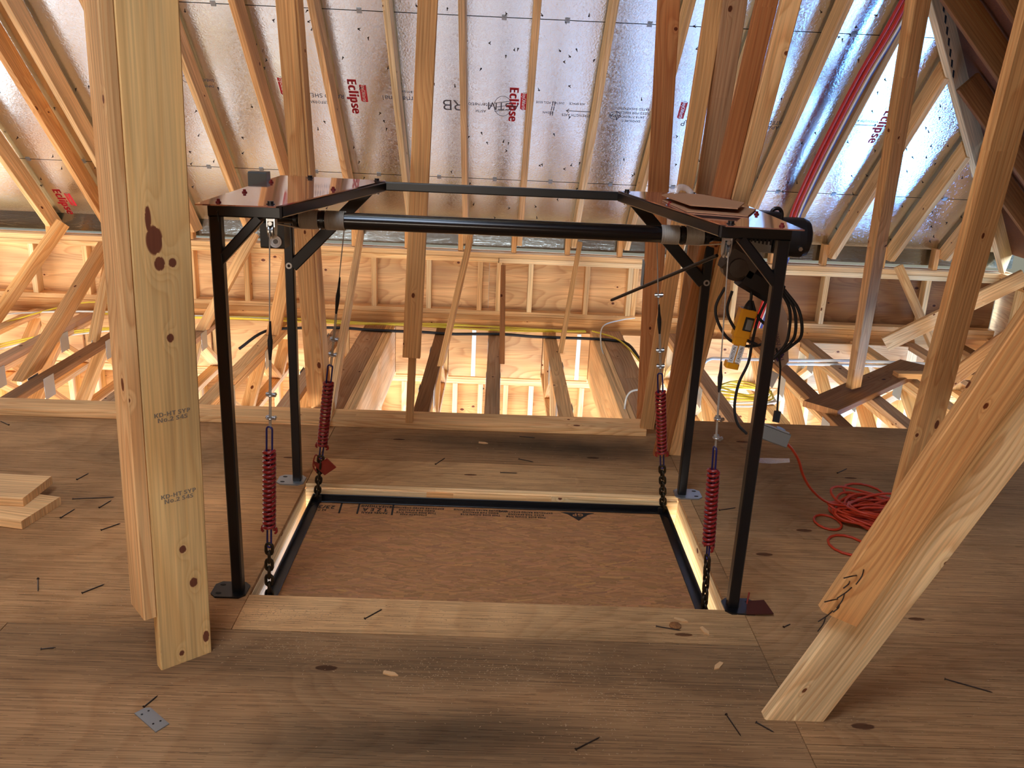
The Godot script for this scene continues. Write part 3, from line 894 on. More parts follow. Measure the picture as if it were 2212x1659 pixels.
func build_trusses() -> void:
	var list := [[-3.05, "floor truss cut off by the left edge of the view"], [-2.63, "floor truss with its end at the left edge, under the yellow cables"], [-2.23, "floor truss under the foot of the long left wall brace"], [-1.80, "floor truss just left of the big left post"], [-1.25, "floor truss hidden behind the big left post"], [-0.735, "floor truss with a wide split top chord behind the front left leg"], [-0.285, "floor truss behind the rear left leg and spring"], [0.48, "floor truss crossing the open shaft left of its middle"], [0.88, "floor truss crossing the middle of the open shaft"], [1.30, "floor truss crossing the open shaft right of its middle"], [2.27, "floor truss right of the post group, under the white pipe"], [2.90, "floor truss behind the front right leg with a big toothed plate"], [3.30, "floor truss under the lying plank, left of the tall leaning post"], [3.72, "floor truss hidden behind the tall leaning post"], [4.15, "floor truss right of the tall leaning post"], [4.55, "floor truss against the right knee wall"]]
	for i in list.size():
		truss(list[i][0], list[i][1], i, i in [2, 5, 10, 11, 12, 13])
	# deep beams on both sides of the shaft
	var b := thing("shaft_beam", "wide doubled beam at the left side of the open shaft", "beam", Vector3(0, -0.4, -2.7))
	put("cap_board", box(Vector3(-0.115, -0.058, WZ), Vector3(0.045, -0.0195, -1.45), 2), M.grey1, b)
	put("flange", box(Vector3(0.046, -0.058, WZ), Vector3(0.075, -0.0195, -1.45), 2), M.honey2, b)
	put("face_board", box(Vector3(0.076, -0.40, WZ), Vector3(0.116, -0.0195, -1.45), 2), M.lvl, b)
	put("side_board", box(Vector3(-0.11, -0.40, WZ), Vector3(-0.07, -0.0585, -1.45), 2), M.lvl, b)
	var c := thing("shaft_beam", "wide doubled beam at the right side of the open shaft with cables on it", "beam", Vector3(1.75, -0.4, -2.7))
	put("cap_board", box(Vector3(1.70, -0.058, WZ), Vector3(1.86, -0.0195, -2.75), 2), M.grey1, c)
	put("cap_board", box(Vector3(1.70, -0.060, -2.748), Vector3(1.86, -0.0215, -1.45), 2), M.grey3, c)
	put("flange", box(Vector3(1.665, -0.058, WZ), Vector3(1.698, -0.0195, -1.45), 2), M.honey2, c)
	put("face_board", box(Vector3(1.62, -0.40, WZ), Vector3(1.663, -0.0195, -1.45), 2), M.lvl, c)
	# panels that close the truss bays at the wall, with steel straps
	var bays := [[-3.0, -2.68, 0], [-2.58, -2.28, 0], [-2.18, -1.85, 0], [-1.75, -1.30, 0], [-1.2, -0.785, 0], [-0.685, -0.335, 0], [-0.235, -0.12, 0], [0.12, 0.43, 0], [0.53, 0.83, 1], [0.93, 1.25, 0], [1.35, 1.615, 1], [1.87, 2.22, 0], [2.32, 2.85, 0], [2.95, 3.25, 0], [3.35, 3.67, 0], [3.77, 4.1, 0]]
	var wl := ["left edge bay", "bay at the yellow cable bend", "bay left of the big post", "bay behind the big post", "bay behind the front left leg", "bay behind the rear left leg", "narrow bay beside the left shaft beam", "left bay of the shaft", "second bay of the shaft, with a pale blue strap", "third bay of the shaft", "right bay of the shaft, with a pale blue strap", "bay behind the post group", "bay behind the yellow pendant control", "bay behind the lying plank", "bay behind the tall leaning post", "bay right of the tall leaning post"]
	for i in bays.size():
		var e = bays[i]
		var t := thing("blocking_panel", "plywood blocking panel in the " + wl[i], "panel", Vector3((e[0] + e[1]) / 2, -0.4, -3.86), "blocking panels between the floor trusses")
		put("panel", box(Vector3(e[0], -0.405, -3.875), Vector3(e[1], -0.024, -3.855), 0), M.ply, t)
		put("cleat", box(Vector3(e[0], -0.416, -3.93), Vector3(e[1], -0.405, -3.85), 0), M.orange2, t)
		if e[2]:
			var sx: float = 0.722 if i == 8 else 1.532
			put("strap", box(Vector3(sx - 0.016, -0.40, -3.8545), Vector3(sx + 0.016, -0.03, -3.852), 1, 0.0005), M.galv, t)

func build_posts() -> void:
	var U := Vector3.UP
	# big post at the front left, two boards nailed into an L
	var f := Vector3(0.767, 0, -0.642)
	var pn := Vector3(0.642, 0, 0.767)
	var p := thing("post", "big pale post in the left foreground made of two boards", "post", Vector3(-0.023, 0, 0.385))
	var base := Vector3(-0.023, 0, 0.385) - pn * 0.019
	var lean := Vector3(0.0155, 1, -0.0125)
	fix_uv = Vector2(0.25, 0.02)
	var wb := put("wide_board", board(base, base + lean * 3.2, 0.155, 0.038, f, 0.003, U), M.postface, p)
	for e in [[0.803, 0.0], [0.557, 0.004]]:      # faded ink stamps across the board
		for j in 2:
			var at: Vector3 = base + lean * (e[0] - j * 0.016) + f * e[1] + pn * 0.0193
			letters("grade_stamp", ["KD-HT SYP", "No.2 S4S"][j], 0.013, at, f.normalized(), Vector3(0.0, 1, 0), M.inkfade, p, 1.2, true)
	var b2 := base - f * 0.0965 - pn * 0.04 + lean * 0.185
	put("edge_board", board(b2, b2 + lean * 3.0, 0.037, 0.115, f, 0.003, U), M.honey1, p)
	# leaning brace at the right, two boards side by side
	var q := thing("brace_post", "heavy leaning brace in the right foreground, foot on the deck", "brace", Vector3(1.8, 0, 0.58))
	var d := (Vector3(2.241, 0.94, 0.58) - Vector3(1.791, 0.0, 0.58)).normalized()
	put("front_board", board(Vector3(1.786, 0.0, 0.555), Vector3(1.786, 0, 0.555) + d * 2.6, 0.158, 0.042, Vector3.RIGHT, 0.005, U), M.pale1, q)
	var e0 := Vector3(1.845, 0.365, 0.595)
	var d2 := Vector3(0.302, 0.70, 0.0).normalized()
	put("side_board", board(e0, e0 + d2 * 2.2, 0.112, 0.038, Vector3.RIGHT, 0.003), M.orange1, q)
	for i in 9:      # bent nails left sticking out of the brace
		var a := e0 + d2 * (0.01 + 0.02 * i) + Vector3(-0.045 + 0.008 * (i % 3), 0, 0.02)
		var tip := a + Vector3(-0.028 - 0.02 * (i % 2), -0.028 + 0.012 * (i % 4), 0.03)
		put("bent_nail", tube(smooth_path([a, (a + tip) / 2 + Vector3(0, 0.008, 0.01), tip], 3), 0.0018, 5), M.nail, q)
	lumber("post", Vector3(2.535, 0, -0.50), Vector3(2.535 + 0.0635 * 2.0, 3.0, -0.50 + 0.09), 0.135, 0.038, Vector3(1, 0, -0.35), "orange1", "tall leaning post at the right, behind the foreground brace", "post", "", U)
	lumber("post", Vector3(3.13, 0.055, -2.50), Vector3(3.13 - 0.753 * 1.2, 0.07 + 2.011 * 1.2, -2.508 + 1.715 * 1.2), 0.085, 0.05, Vector3(1, 0, -0.75), "honey1", "post right of the red pipes, its foot on the lying plank", "post", "", U)
	# the group of posts at the rear right leg
	lumber("post", Vector3(1.733, -0.0195, -1.87), Vector3(1.577, 2.4, -1.52), 0.10, 0.04, Vector3(1, 0, 0.1), "red1", "leftmost dark brown post of the group behind the hoist's right side", "post", "", U)
	lumber("post", Vector3(1.708, 0.038, -1.69), Vector3(1.702, 2.40, -1.02), 0.072, 0.05, Vector3(1, 0, 0.1), "orange2", "orange post in the middle of the group, left of the grey-brown one", "post", "", U)
	lumber("post", Vector3(1.915, -0.0195, -2.02), Vector3(1.752, 2.40, -0.93), 0.095, 0.04, Vector3(1, 0, 0.1), "grey3", "grey-brown post with a bark edge between the orange and reddish posts", "post", "", U)
	lumber("post", Vector3(1.735, 0, -1.405), Vector3(1.771, 2.43, -0.42), 0.072, 0.045, Vector3(1, 0, 0.1), "red3", "dark reddish leaning post of the group that stands on the deck", "post", "", U)
	lumber("post", Vector3(1.808, 0, -1.43), Vector3(1.838, 2.43, -0.36), 0.066, 0.045, Vector3(1, 0, 0.1), "honey1", "pale leaning post at the right side of the group, nailed to the reddish one", "post", "", U)
	# hanging posts left of the middle
	var hp := thing("post", "brown post behind the hoist's rear left leg, reaching the trusses", "post", Vector3(-0.10, 0, -2.0))
	put("face_board", board(Vector3(-0.105, -0.0195, -1.99), Vector3(-0.215, 2.5, -1.95), 0.095, 0.038, Vector3(1, 0, 0.12), 0.003, U), M.orange1, hp)
	put("edge_board", board(Vector3(-0.062, -0.0195, -2.03), Vector3(-0.172, 2.5, -1.99), 0.04, 0.085, Vector3(1, 0, 0.12), 0.003, U), M.orange0, hp)
	lumber("post", Vector3(0.4605, 0.405, -1.60), Vector3(0.540, 2.6, -1.60), 0.089, 0.038, Vector3.RIGHT, "orange3", "hanging post in the middle whose square end stops above the deck plank", "post")
	lumber("prop", Vector3(0.448, 0.038, -1.645), Vector3(0.486, 1.1, -1.645), 0.038, 0.046, Vector3.RIGHT, "orange2", "slender prop under the hanging post, standing on the deck plank", "prop", "", U)
	# braces from the wall down to the trusses
	lumber("brace", Vector3(0.02, 0.038, -1.70), Vector3(-0.14, 0.68, -3.86), 0.038, 0.07, Vector3(1, 0, 0.1), "honey2", "long slanting brace from the wall to the deck plank by the rear left spring", "brace", "", U)
	lumber("brace", Vector3(0.534, -0.015, -2.895), Vector3(0.672, 0.673, -3.85), 0.036, 0.085, Vector3.RIGHT, "orange2", "thin brace left of the middle, wall to truss, nearest the hanging post", "brace", "thin braces from wall to truss", U)
	lumber("brace", Vector3(0.935, -0.015, -3.017), Vector3(0.924, 0.45, -3.85), 0.036, 0.085, Vector3.RIGHT, "red2", "short thin brace in the middle, from wall to truss", "brace", "thin braces from wall to truss", U)
	lumber("brace", Vector3(1.352, -0.015, -3.30), Vector3(1.487, 0.659, -3.85), 0.036, 0.085, Vector3.RIGHT, "orange2", "thin brace right of the middle, from wall to truss", "brace", "thin braces from wall to truss", U)
	lumber("brace", Vector3(-0.715, -0.015, -3.45), Vector3(-0.655, 0.55, -3.86), 0.095, 0.038, Vector3.RIGHT, "orange1", "wide short brace behind the rear left leg, nailed to a truss", "brace", "", U)
	lumber("brace", Vector3(-1.24, -0.015, -3.5), Vector3(-0.93, 0.64, -3.86), 0.07, 0.05, Vector3.RIGHT, "honey3", "slanting brace behind the front left leg, wall to truss", "brace", "", U)
	lumber("brace", Vector3(-2.95, -0.35, -3.35), Vector3(-2.33, 0.66, -3.86), 0.06, 0.089, Vector3(1, -0.3, 0.4), "orange0", "left brace leaning from the rafter heel past the wall plate", "brace")
	lumber("brace", Vector3(-1.905, -0.02, -2.35), Vector3(-2.03, 0.50, -3.83), 0.07, 0.089, Vector3(1, 0, 0.2), "orange3", "long left brace from the wall to a truss, left of the big post", "brace", "", U)
	lumber("brace", Vector3(-1.855, -0.02, -3.13), Vector3(-2.0, 0.46, -3.86), 0.06, 0.05, Vector3(1, 0, 0.2), "honey0", "short steep brace between the long left brace and the big post", "brace", "", U)
	lumber("brace", Vector3(4.234, -0.015, -3.70), Vector3(3.905, 0.60, -3.86), 0.055, 0.05, Vector3.RIGHT, "honey1", "thin brace at the right, slanting down left to right below the eave", "brace", "", U)
	# loose planks over the right trusses
	var pd := Vector3(3.60 - 2.85, 0, -3.16 + 2.25)
	lumber("plank", Vector3(2.83, 0.0, -2.22), Vector3(3.83, 0.02, -3.17), 0.22, 0.038, pd.cross(Vector3.UP), "brown1", "wide plank lying slantwise over the right trusses", "plank")
	lumber("plank", Vector3(3.545, 0.045, -2.84), Vector3(4.62, 0.035, -2.95), 0.038, 0.07, Vector3.UP, "orange2", "straight plank on edge from the lying plank to the right wall", "plank")
	lumber("plank", Vector3(3.80, 0.05, -3.62), Vector3(4.62, 0.63, -3.43), 0.115, 0.038, Vector3(-0.5, 1, 0), "honey1", "long plank rising to the right behind the tall leaning post", "plank")
	lumber("plank", Vector3(3.90, 0.0, -2.85), Vector3(4.16, 0.50, -2.55), 0.10, 0.038, Vector3(-0.5, 1, 0), "orange1", "plank with a dark knot rising right of the tall leaning post", "plank")

# ------------------------------------------------------------------ the hoist
const W := 1.77
const D := 0.923
const H := 1.334
const T := 0.037

func steel(called: String, a: Vector3, b: Vector3, w: float, t: float, side: Vector3, parent: Node3D, m := "black") -> void:
	put(called, board(a, b, w, t, side, 0.004), M[m], parent)

func build_hoist() -> void:
	var o := thing("platform_hoist", "black steel frame of the platform hoist straddling the hatch", "hoist", Vector3(W / 2, 0, -D / 2))
	var h := T / 2.0
	for sx in [0, 1]:
		for sz in [0, 1]:
			var x: float = h if sx == 0 else W - h
			var z: float = -h if sz == 0 else -D - h
			var out := -1.0 if sx == 0 else 1.0
			steel("leg", Vector3(x, 0.006, z), Vector3(x, H - T - 0.0005, z), T, T, Vector3.RIGHT, o)
			# foot plate with clipped corners and slots
			var fp := plate(Vector3(x + out * 0.028, 0.003, z), Vector3(1, 0, 0), Vector3(0, 0, -1), [Vector2(-0.06, -0.03), Vector2(-0.04, -0.05), Vector2(0.04, -0.05), Vector2(0.06, -0.03), Vector2(0.06, 0.03), Vector2(0.04, 0.05), Vector2(-0.04, 0.05), Vector2(-0.06, 0.03)], 0.006)
			var pl := put("foot_plate", fp, M.galv if sz == 1 else M.black, o)
			for s in [-1, 1]:
				put("slot", plate(Vector3(x + out * 0.062, 0.0066, z + s * 0.027), Vector3.RIGHT, Vector3(0, 0, -1), ellipse(0, 0, 0.010, 0.005, 12), 0.001), M.inkblack, pl)
	# top frame: stubs in front, bars behind, slanted inner rails, long back bar
	var y := H - h
	for s in [0, 1]:
		var sg := 1.0 if s == 0 else -1.0
		var x0 := 0.0 if s == 0 else W
		steel("front_bar", Vector3(x0, y, -h), Vector3(x0 + sg * 0.215, y, -h), T, T, Vector3.BACK, o)
		steel("rear_bar", Vector3(x0, y, -D - h), Vector3(x0 + sg * 0.412, y, -D - h), T, T, Vector3.BACK, o)
		steel("inner_rail", Vector3(x0 + sg * 0.200, y - 0.0005, -T), Vector3(x0 + sg * 0.400, y - 0.0005, -D), T, T, Vector3.RIGHT, o)
		steel("side_rail", Vector3(x0 + sg * h, y, -T), Vector3(x0 + sg * h, y, -D), T, T, Vector3.RIGHT, o)
		# diagonal braces in both end planes
		steel("brace", Vector3(x0 + sg * 0.025, 1.162, -h), Vector3(x0 + sg * 0.150, H - T, -h), 0.03, 0.036, Vector3.RIGHT, o)
		steel("brace", Vector3(x0 + sg * 0.03, 0.975, -D - h), Vector3(x0 + sg * 0.345, H - T, -D - h), 0.048, 0.036, Vector3.RIGHT, o)
		# glossy red sheet on top and its screws
		var sh := [Vector2(-0.022, -0.045), Vector2(0.212, -0.028), Vector2(0.415, 0.93), Vector2(-0.01, 0.965)]
		var pts := []
		for p in sh:
			pts.append(Vector2(x0 + sg * p.x, p.y))
		put("top_sheet", plate(Vector3(0, H + 0.0025, 0.0), Vector3.RIGHT, Vector3(0, 0, -1), pts, 0.004), M.redsheet, o)
		for p in [Vector2(0.03, 0.012), Vector2(0.028, 0.30), Vector2(0.026, 0.66), Vector2(0.285, 0.50)]:
			var sp := Vector3(x0 + sg * p.x, H + 0.004, -p.y)
			put("screw", lathe(sp, Vector3.UP, [Vector2(0, 0.009), Vector2(0.004, 0.009), Vector2(0.005, 0.0055), Vector2(0.011, 0.005), Vector2(0.012, 0.0)], 8), M.redplastic, o)
		for p in [Vector2(0.185, 0.02), Vector2(0.385, 0.90), Vector2(0.12, 0.90)]:
			var sp := Vector3(x0 + sg * p.x, H + 0.004, -p.y)
			put("bolt_head", lathe(sp, Vector3.UP, [Vector2(0, 0.014), Vector2(0.002, 0.014), Vector2(0.002, 0.010), Vector2(0.010, 0.010), Vector2(0.010, 0.0)], 6), M.black, o)
		put("bolt_nut", lathe(Vector3(x0 + sg * 0.385, H - T, -0.90), Vector3.DOWN, [Vector2(0, 0.011), Vector2(0.010, 0.011), Vector2(0.010, 0.0)], 6), M.zinc, o)
		# washer on the rear leg
		put("washer", lathe(Vector3(x0 + sg * 0.018, 0.978, -D), Vector3(0, 0, 1), [Vector2(0, 0.0), Vector2(0.0, 0.013), Vector2(0.003, 0.013), Vector2(0.003, 0.0065), Vector2(0.001, 0.0065), Vector2(0.001, 0.0)], 18), M.zinc, o)
		put("washer_hole", lathe(Vector3(x0 + sg * 0.018, 0.978, -D + 0.0012), Vector3(0, 0, 1), [Vector2(0, 0.0), Vector2(0.0, 0.0064), Vector2(0.0006, 0.0064), Vector2(0.0006, 0.0)], 14), M.inkblack, o)
	steel("back_bar", Vector3(0.412, y + 0.0005, -D - h), Vector3(W - 0.412, y + 0.0005, -D - h), 0.030, 0.034, Vector3.BACK, o)
	# weld beads
	put("weld_bead", tube([Vector3(0.030, H - 0.02, 0.0005), Vector3(0.032, H - 0.05, 0.0005)], 0.003, 5), M.black, o)
	put("weld_bead", tube([Vector3(0.034, 1.185, 0.0005), Vector3(0.036, 1.14, 0.0005)], 0.003, 5), M.black, o)
	# winding drum
	var dz := -0.47
	var dy := 1.235
	var w := thing("winding_drum", "black pipe drum across the hoist wound with wire rope", "winch drum", Vector3(0.9, dy, dz))
	put("pipe", lathe(Vector3(0.06, dy, dz), Vector3.RIGHT, [Vector2(0, 0.0), Vector2(0, 0.017), Vector2(0.09, 0.017), Vector2(0.112, 0.030), Vector2(1.56, 0.030), Vector2(1.585, 0.017), Vector2(1.68, 0.017), Vector2(1.68, 0)], 28), M.blackgloss, w)
	for e in [[0.172, 0.239], [0.264, 0.332], [1.458, 1.522], [1.546, 1.610]]:
		var path := []
		var turns := 15
		for i in turns * 14 + 1:
			var an := TAU * i / 14.0
			path.append(Vector3(lerpf(e[0], e[1], i / float(turns * 14)), dy + cos(an) * 0.0325, dz + sin(an) * 0.0325))
		put("wire_winding", tube(path, 0.0024, 5), M.rope, w)
	for x in [0.158, 0.252, 1.534, 1.622]:
		put("collar", lathe(Vector3(x - 0.006, dy, dz), Vector3.RIGHT, [Vector2(0, 0.030), Vector2(0, 0.034), Vector2(0.012, 0.034), Vector2(0.012, 0.030)], 24), M.black, w)
	put("wire_lead", tube([Vector3(0.172, dy - 0.033, dz), Vector3(0.19, 1.275, -0.06)], 0.0024, 6), M.rope, w)
	put("wire_lead", tube([Vector3(1.600, dy - 0.033, dz), Vector3(1.575, 1.27, -0.06)], 0.0024, 6), M.rope, w)
	# bearing block and box at the drum's left end
	var bb := thing("bearing_box", "black bearing box on the hoist's left side, behind the front pulley", "box", Vector3(0.12, 1.2, -0.47))
	put("housing", board(Vector3(-0.012, 1.150, -0.66), Vector3(0.078, 1.150, -0.66), 0.09, 0.10, Vector3.BACK, 0.006), M.black, bb)
	put("upper_flange", board(Vector3(-0.032, 1.25, -0.66), Vector3(0.052, 1.25, -0.66), 0.10, 0.092, Vector3.BACK, 0.006), M.black, bb)
	put("brass_fitting", lathe(Vector3(-0.018, 1.218, -0.609), Vector3(0, 0, 1), [Vector2(0, 0.006), Vector2(0.004, 0.006), Vector2(0.004, 0)], 8), M.brass, bb)
	put("lid", board(Vector3(-0.085, H - 0.005, -0.78), Vector3(-0.014, H - 0.005, -0.78), 0.06, 0.075, Vector3.BACK, 0.006), M.black, bb)
	var gd := put("guide_disc", lathe(Vector3(0.046, 1.128, -0.614), Vector3(0, 0, 1), [Vector2(0, 0.0), Vector2(0, 0.023), Vector2(0.008, 0.023), Vector2(0.008, 0.017), Vector2(0.004, 0.015), Vector2(0.004, 0)], 24), M.white, bb)
	put("disc_hub", lathe(Vector3(0.046, 1.128, -0.610), Vector3(0, 0, 1), [Vector2(0, 0.009), Vector2(0.004, 0.009), Vector2(0.005, 0)], 8), M.greyplastic, gd)
	# pulleys under the front bars
	for s in [0, 1]:
		var x := 0.186 if s == 0 else 1.580
		var p := thing("pulley", "zinc pulley under the front bar at the hoist's %s end" % ["left", "right"][s], "pulley", Vector3(x, 1.26, -0.02), "front pulleys of the hoist")
		for k in [-1.0, 1.0]:
			put("yoke", plate(Vector3(x + 0.011 * k, 1.297, -0.02), Vector3(0, 0, 1), Vector3.UP, [Vector2(-0.016, 0), Vector2(-0.017, -0.030), Vector2(-0.010, -0.052), Vector2(0.002, -0.058), Vector2(0.013, -0.045), Vector2(0.017, -0.025), Vector2(0.016, 0)], 0.003), M.zinc, p)
		put("yoke_top", board(Vector3(x, 1.289, -0.02), Vector3(x, 1.2965, -0.02), 0.026, 0.03, Vector3.RIGHT, 0.003), M.zinc, p)
		put("sheave", lathe(Vector3(x - 0.007, 1.258, -0.02), Vector3.RIGHT, [Vector2(0, 0), Vector2(0, 0.024), Vector2(0.003, 0.024), Vector2(0.007, 0.017), Vector2(0.011, 0.024), Vector2(0.014, 0.024), Vector2(0.014, 0)], 24), M.zinc, p)
		put("axle_bolt", lathe(Vector3(x, 1.283, -0.003), Vector3(0, 0, 1), [Vector2(0, 0.007), Vector2(0.007, 0.007), Vector2(0.007, 0)], 6), M.zinc, p)
	# the four lifting lines: rope, sleeve, clips, draw-bar spring and chain
	lifting_line("front left lifting line with rope, red spring and chain", Vector3(0.184, 1.255, 0.003), Vector3(0.118, -0.045, -0.035), [0.213, 0.311, 0.404, 0.466, 0.489, 0.549, 0.785, 0.832], false)
	lifting_line("rear left lifting line with rope, red spring and chain", Vector3(0.322, 1.205, -0.50), Vector3(0.118, -0.045, -0.865), [0.153, 0.272, 0.364, 0.418, 0.455, 0.513, 0.777, 0.821], false)
	lifting_line("rear right lifting line with rope, red spring and chain", Vector3(1.452, 1.20, -0.50), Vector3(1.660, -0.045, -0.865), [0.196, 0.294, 0.356, 0.413, 0.436, 0.498, 0.756, 0.81], false, true)
	lifting_line("front right lifting line with rope, red spring and chain", Vector3(1.582, 1.255, 0.003), Vector3(1.660, -0.045, -0.035), [0.27, 0.35, 0.421, 0.473, 0.499, 0.557, 0.79, 0.823], true)

func lifting_line(label: String, a: Vector3, b: Vector3, f: Array, edge_on: bool, extra_clip := false) -> void:
	var o := thing("lifting_line", label, "hoist line", b, "lifting lines of the hoist")
	var d := (b - a).normalized()
	var s := (Vector3(0.35, 0, 1) if edge_on else Vector3(1, 0, 0.12))
	s = (s - d * s.dot(d)).normalized()
	var q := d.cross(s)
	var L := a.distance_to(b)
	var P := func(t: float) -> Vector3: return a + d * L * t
	put("wire_rope", tube([a, P.call(f[4] + 0.008)], 0.0022, 6), M.rope, o)
	put("rope_tail", tube([P.call(f[1] - 0.01) + s * 0.005, P.call(f[4] + 0.006) + s * 0.005], 0.0022, 6), M.rope, o)
	var sl := []
	var rr := []
	for i in 9:
		sl.append(P.call(lerpf(f[0], f[1], i / 8.0)) + s * 0.002)
		rr.append([0.003, 0.0042, 0.0045, 0.006, 0.0085, 0.008, 0.007, 0.0055, 0.0045][i])
	put("sleeve", tube(sl, 0.004, 8, false, null, rr), M.rubber, o)
	var clips := [f[2], f[3]]
	if extra_clip:
		clips.append(0.168)
	for c in clips:
		var cp: Vector3 = P.call(c) + s * 0.003
		var u := []
		for i in 13:
			var an := PI * i / 12.0
			u.append(cp + s * cos(an) * 0.011 + q * sin(an) * 0.009)
		u.push_front(u[0] - q * 0.016)
		u.append(u[-1] - q * 0.016)
		var mb := tube(u, 0.0028, 6)
		board(cp - s * 0.016 - q * 0.005, cp + s * 0.016 - q * 0.005, 0.012, 0.010, d, 0.002, Vector3.ZERO, Vector3.ZERO, mb)
		for k in [-1.0, 1.0]:
			lathe(cp + s * 0.011 * k - q * 0.010, -q, [Vector2(0, 0.0), Vector2(0, 0.006), Vector2(0.006, 0.006), Vector2(0.006, 0)], 6, mb)
		put("rope_clip", mb, M.zinc, o)
	# draw bars: long blue loops at both ends of the spring
	for e in [[f[4], f[5] + 0.05, s], [f[6] - 0.05, f[7] + 0.004, s * 0.72]]:
		var p0: Vector3 = P.call(e[0])
		var p1: Vector3 = P.call(e[1])
		var hw: Vector3 = e[2] * 0.0095
		var loop := []
		for i in 7:
			var an := PI * i / 6.0
			loop.append(p0 + d * 0.0095 - hw * cos(an) - d * sin(an) * 0.0095)
		for i in 7:
			var an := PI * i / 6.0
			loop.append(p1 - d * 0.0095 + hw * cos(an) + d * sin(an) * 0.0095)
		put("draw_bar", tube(loop, 0.0034, 7, true), M.blue, o)
	var coil := []
	var turns := 17
	for i in turns * 12 + 1:
		var an := TAU * i / 12.0
		var t := i / float(turns * 12)
		coil.append(P.call(lerpf(f[5] + 0.004, f[6] - 0.004, t)) + (s * cos(an) + q * sin(an)) * 0.0178)
	put("spring", tube(coil, 0.0058, 7), M.springred, o)
	for k in [-1.0, 1.0]:
		put("spring_end", tube(smooth_path([P.call(f[6] - 0.012) + s * 0.023 * k, P.call(f[6]) + s * 0.026 * k, P.call(f[6] + 0.006) + s * 0.02 * k], 3), 0.0045, 6), M.springred, o)
	# chain
	var cl: float = (1.0 - f[7]) * L
	var n := maxi(4, int(round(cl / 0.031)))
	var step: float = cl / n
	for i in n + 1:
		var c: Vector3 = P.call(f[7]) + d * step * (i + 0.35)
		var side: Vector3 = s if i % 2 == 0 else (q * 0.9 + s * 0.35).normalized()
		var hl: float = step * 0.70
		var hw := 0.0115
		var loop := []
		for j in 6:
			var an := PI * j / 5.0
			loop.append(c - d * (hl - hw) - side * cos(an) * hw - d * sin(an) * hw)
		for j in 6:
			var an := PI * j / 5.0
			loop.append(c + d * (hl - hw) + side * cos(an) * hw + d * sin(an) * hw)
		put("chain_link", tube(loop, 0.0056, 6, true), M.chain, o)

func build_platform() -> void:
	var y := -0.062
	var o := thing("lift_platform", "lift platform of oriented strand board in a black angle frame, down in the hatch", "platform", Vector3(0.89, y, -0.46))
	put("deck_panel", box(Vector3(0.106, y - 0.02, -0.884), Vector3(1.670, y, -0.014), 0, 0.001), M.osb, o)
	var x0 := 0.098
	var x1 := 1.678
	var z0 := -0.892
	var z1 := -0.006
	for e in [[Vector3(x0, y, z0), Vector3(x1, y, z0), Vector3.BACK], [Vector3(x0, y, z1), Vector3(x1, y, z1), Vector3.BACK], [Vector3(x0, y, z0), Vector3(x0, y, z1), Vector3.RIGHT], [Vector3(x1, y, z0), Vector3(x1, y, z1), Vector3.RIGHT]]:
		put("angle_iron", board(e[0], e[1], 0.006, 0.05, e[2], 0.001), M.black, o)
		var inw: Vector3 = (Vector3(0.89, y, -0.46) - (e[0] + e[1]) / 2).normalized() * 0.018
		put("angle_iron", board(e[0] + inw + Vector3.UP * 0.0035, e[1] + inw + Vector3.UP * 0.0035, 0.036, 0.005, e[2], 0.001), M.black, o)
	for c in [[x0, z0, 1, 1], [x1, z0, -1, 1], [x0, z1, 1, -1], [x1, z1, -1, -1]]:
		var g := 0.085
		put("corner_gusset", plate(Vector3(c[0], y + 0.005, c[1]), Vector3.RIGHT * c[2], Vector3.BACK * c[3], [Vector2(0, 0), Vector2(g, 0), Vector2(0.05, 0.028), Vector2(0.028, 0.05), Vector2(0, g)], 0.005), M.black, o)
		put("chain_lug", board(Vector3(c[0] + c[2] * 0.03, y, c[1] + c[3] * 0.03), Vector3(c[0] + c[2] * 0.03, y + 0.03, c[1] + c[3] * 0.03), 0.025, 0.01, Vector3.RIGHT, 0.002), M.black, o)
	# grade stamps along the back edge, upside down
	var r := Vector3.LEFT
	var up := Vector3.BACK
	for e in [["23/32", 0.16, -0.815, 0.03], ["32 OC", 0.15, -0.785, 0.016], ["SHEATHING", 0.385, -0.838, 0.020], ["1 Z E A", 0.385, -0.805, 0.030], ["PANEL SPAN", 0.385, -0.775, 0.016], ["EXPOSURE RATED SHEATHING", 0.565, -0.835, 0.014], ["SIZED FOR SPACING", 0.565, -0.812, 0.014], ["THIS SIDE DOWN 7/16", 0.565, -0.79, 0.014], ["STRENGTH AXIS", 0.555, -0.770, 0.013], ["EXPOSURE RATED SHEATHING", 0.845, -0.835, 0.014], ["SIZED FOR SPACING", 0.845, -0.812, 0.014], ["THIS SIDE DOWN 7/16", 0.845, -0.79, 0.014], ["EXPOSURE RATED SHEATHING", 1.045, -0.83, 0.014], ["SIZED FOR SPACING", 1.045, -0.807, 0.014], ["THIS SIDE DOWN 7/16", 1.045, -0.785, 0.014]]:
		letters("stamp", e[0], e[3], Vector3(e[1], y + 0.0006, e[2]), r, up, M.inkblack, o, 0.9, true)
	for x in [0.232, 0.31, 0.46]:
		put("stamp_bar", plate(Vector3(x, y + 0.0004, -0.81), Vector3.RIGHT, Vector3.BACK, [Vector2(-0.006, -0.05), Vector2(0.002, -0.05), Vector2(0.006, 0.05), Vector2(-0.002, 0.05)], 0.0008), M.inkblack, o)
	put("stamp_emblem", plate(Vector3(1.275, y + 0.0004, -0.845), Vector3.RIGHT, Vector3.BACK, [Vector2(-0.075, 0.0), Vector2(0.075, 0.0), Vector2(0.045, 0.018), Vector2(0.012, 0.06), Vector2(0.0, 0.078), Vector2(-0.012, 0.06), Vector2(-0.045, 0.018)], 0.0008), M.inkblack, o)
	letters("stamp", "GP", 0.026, Vector3(1.275, y + 0.0012, -0.822), r, up, M.osb, o, 1.1, true)

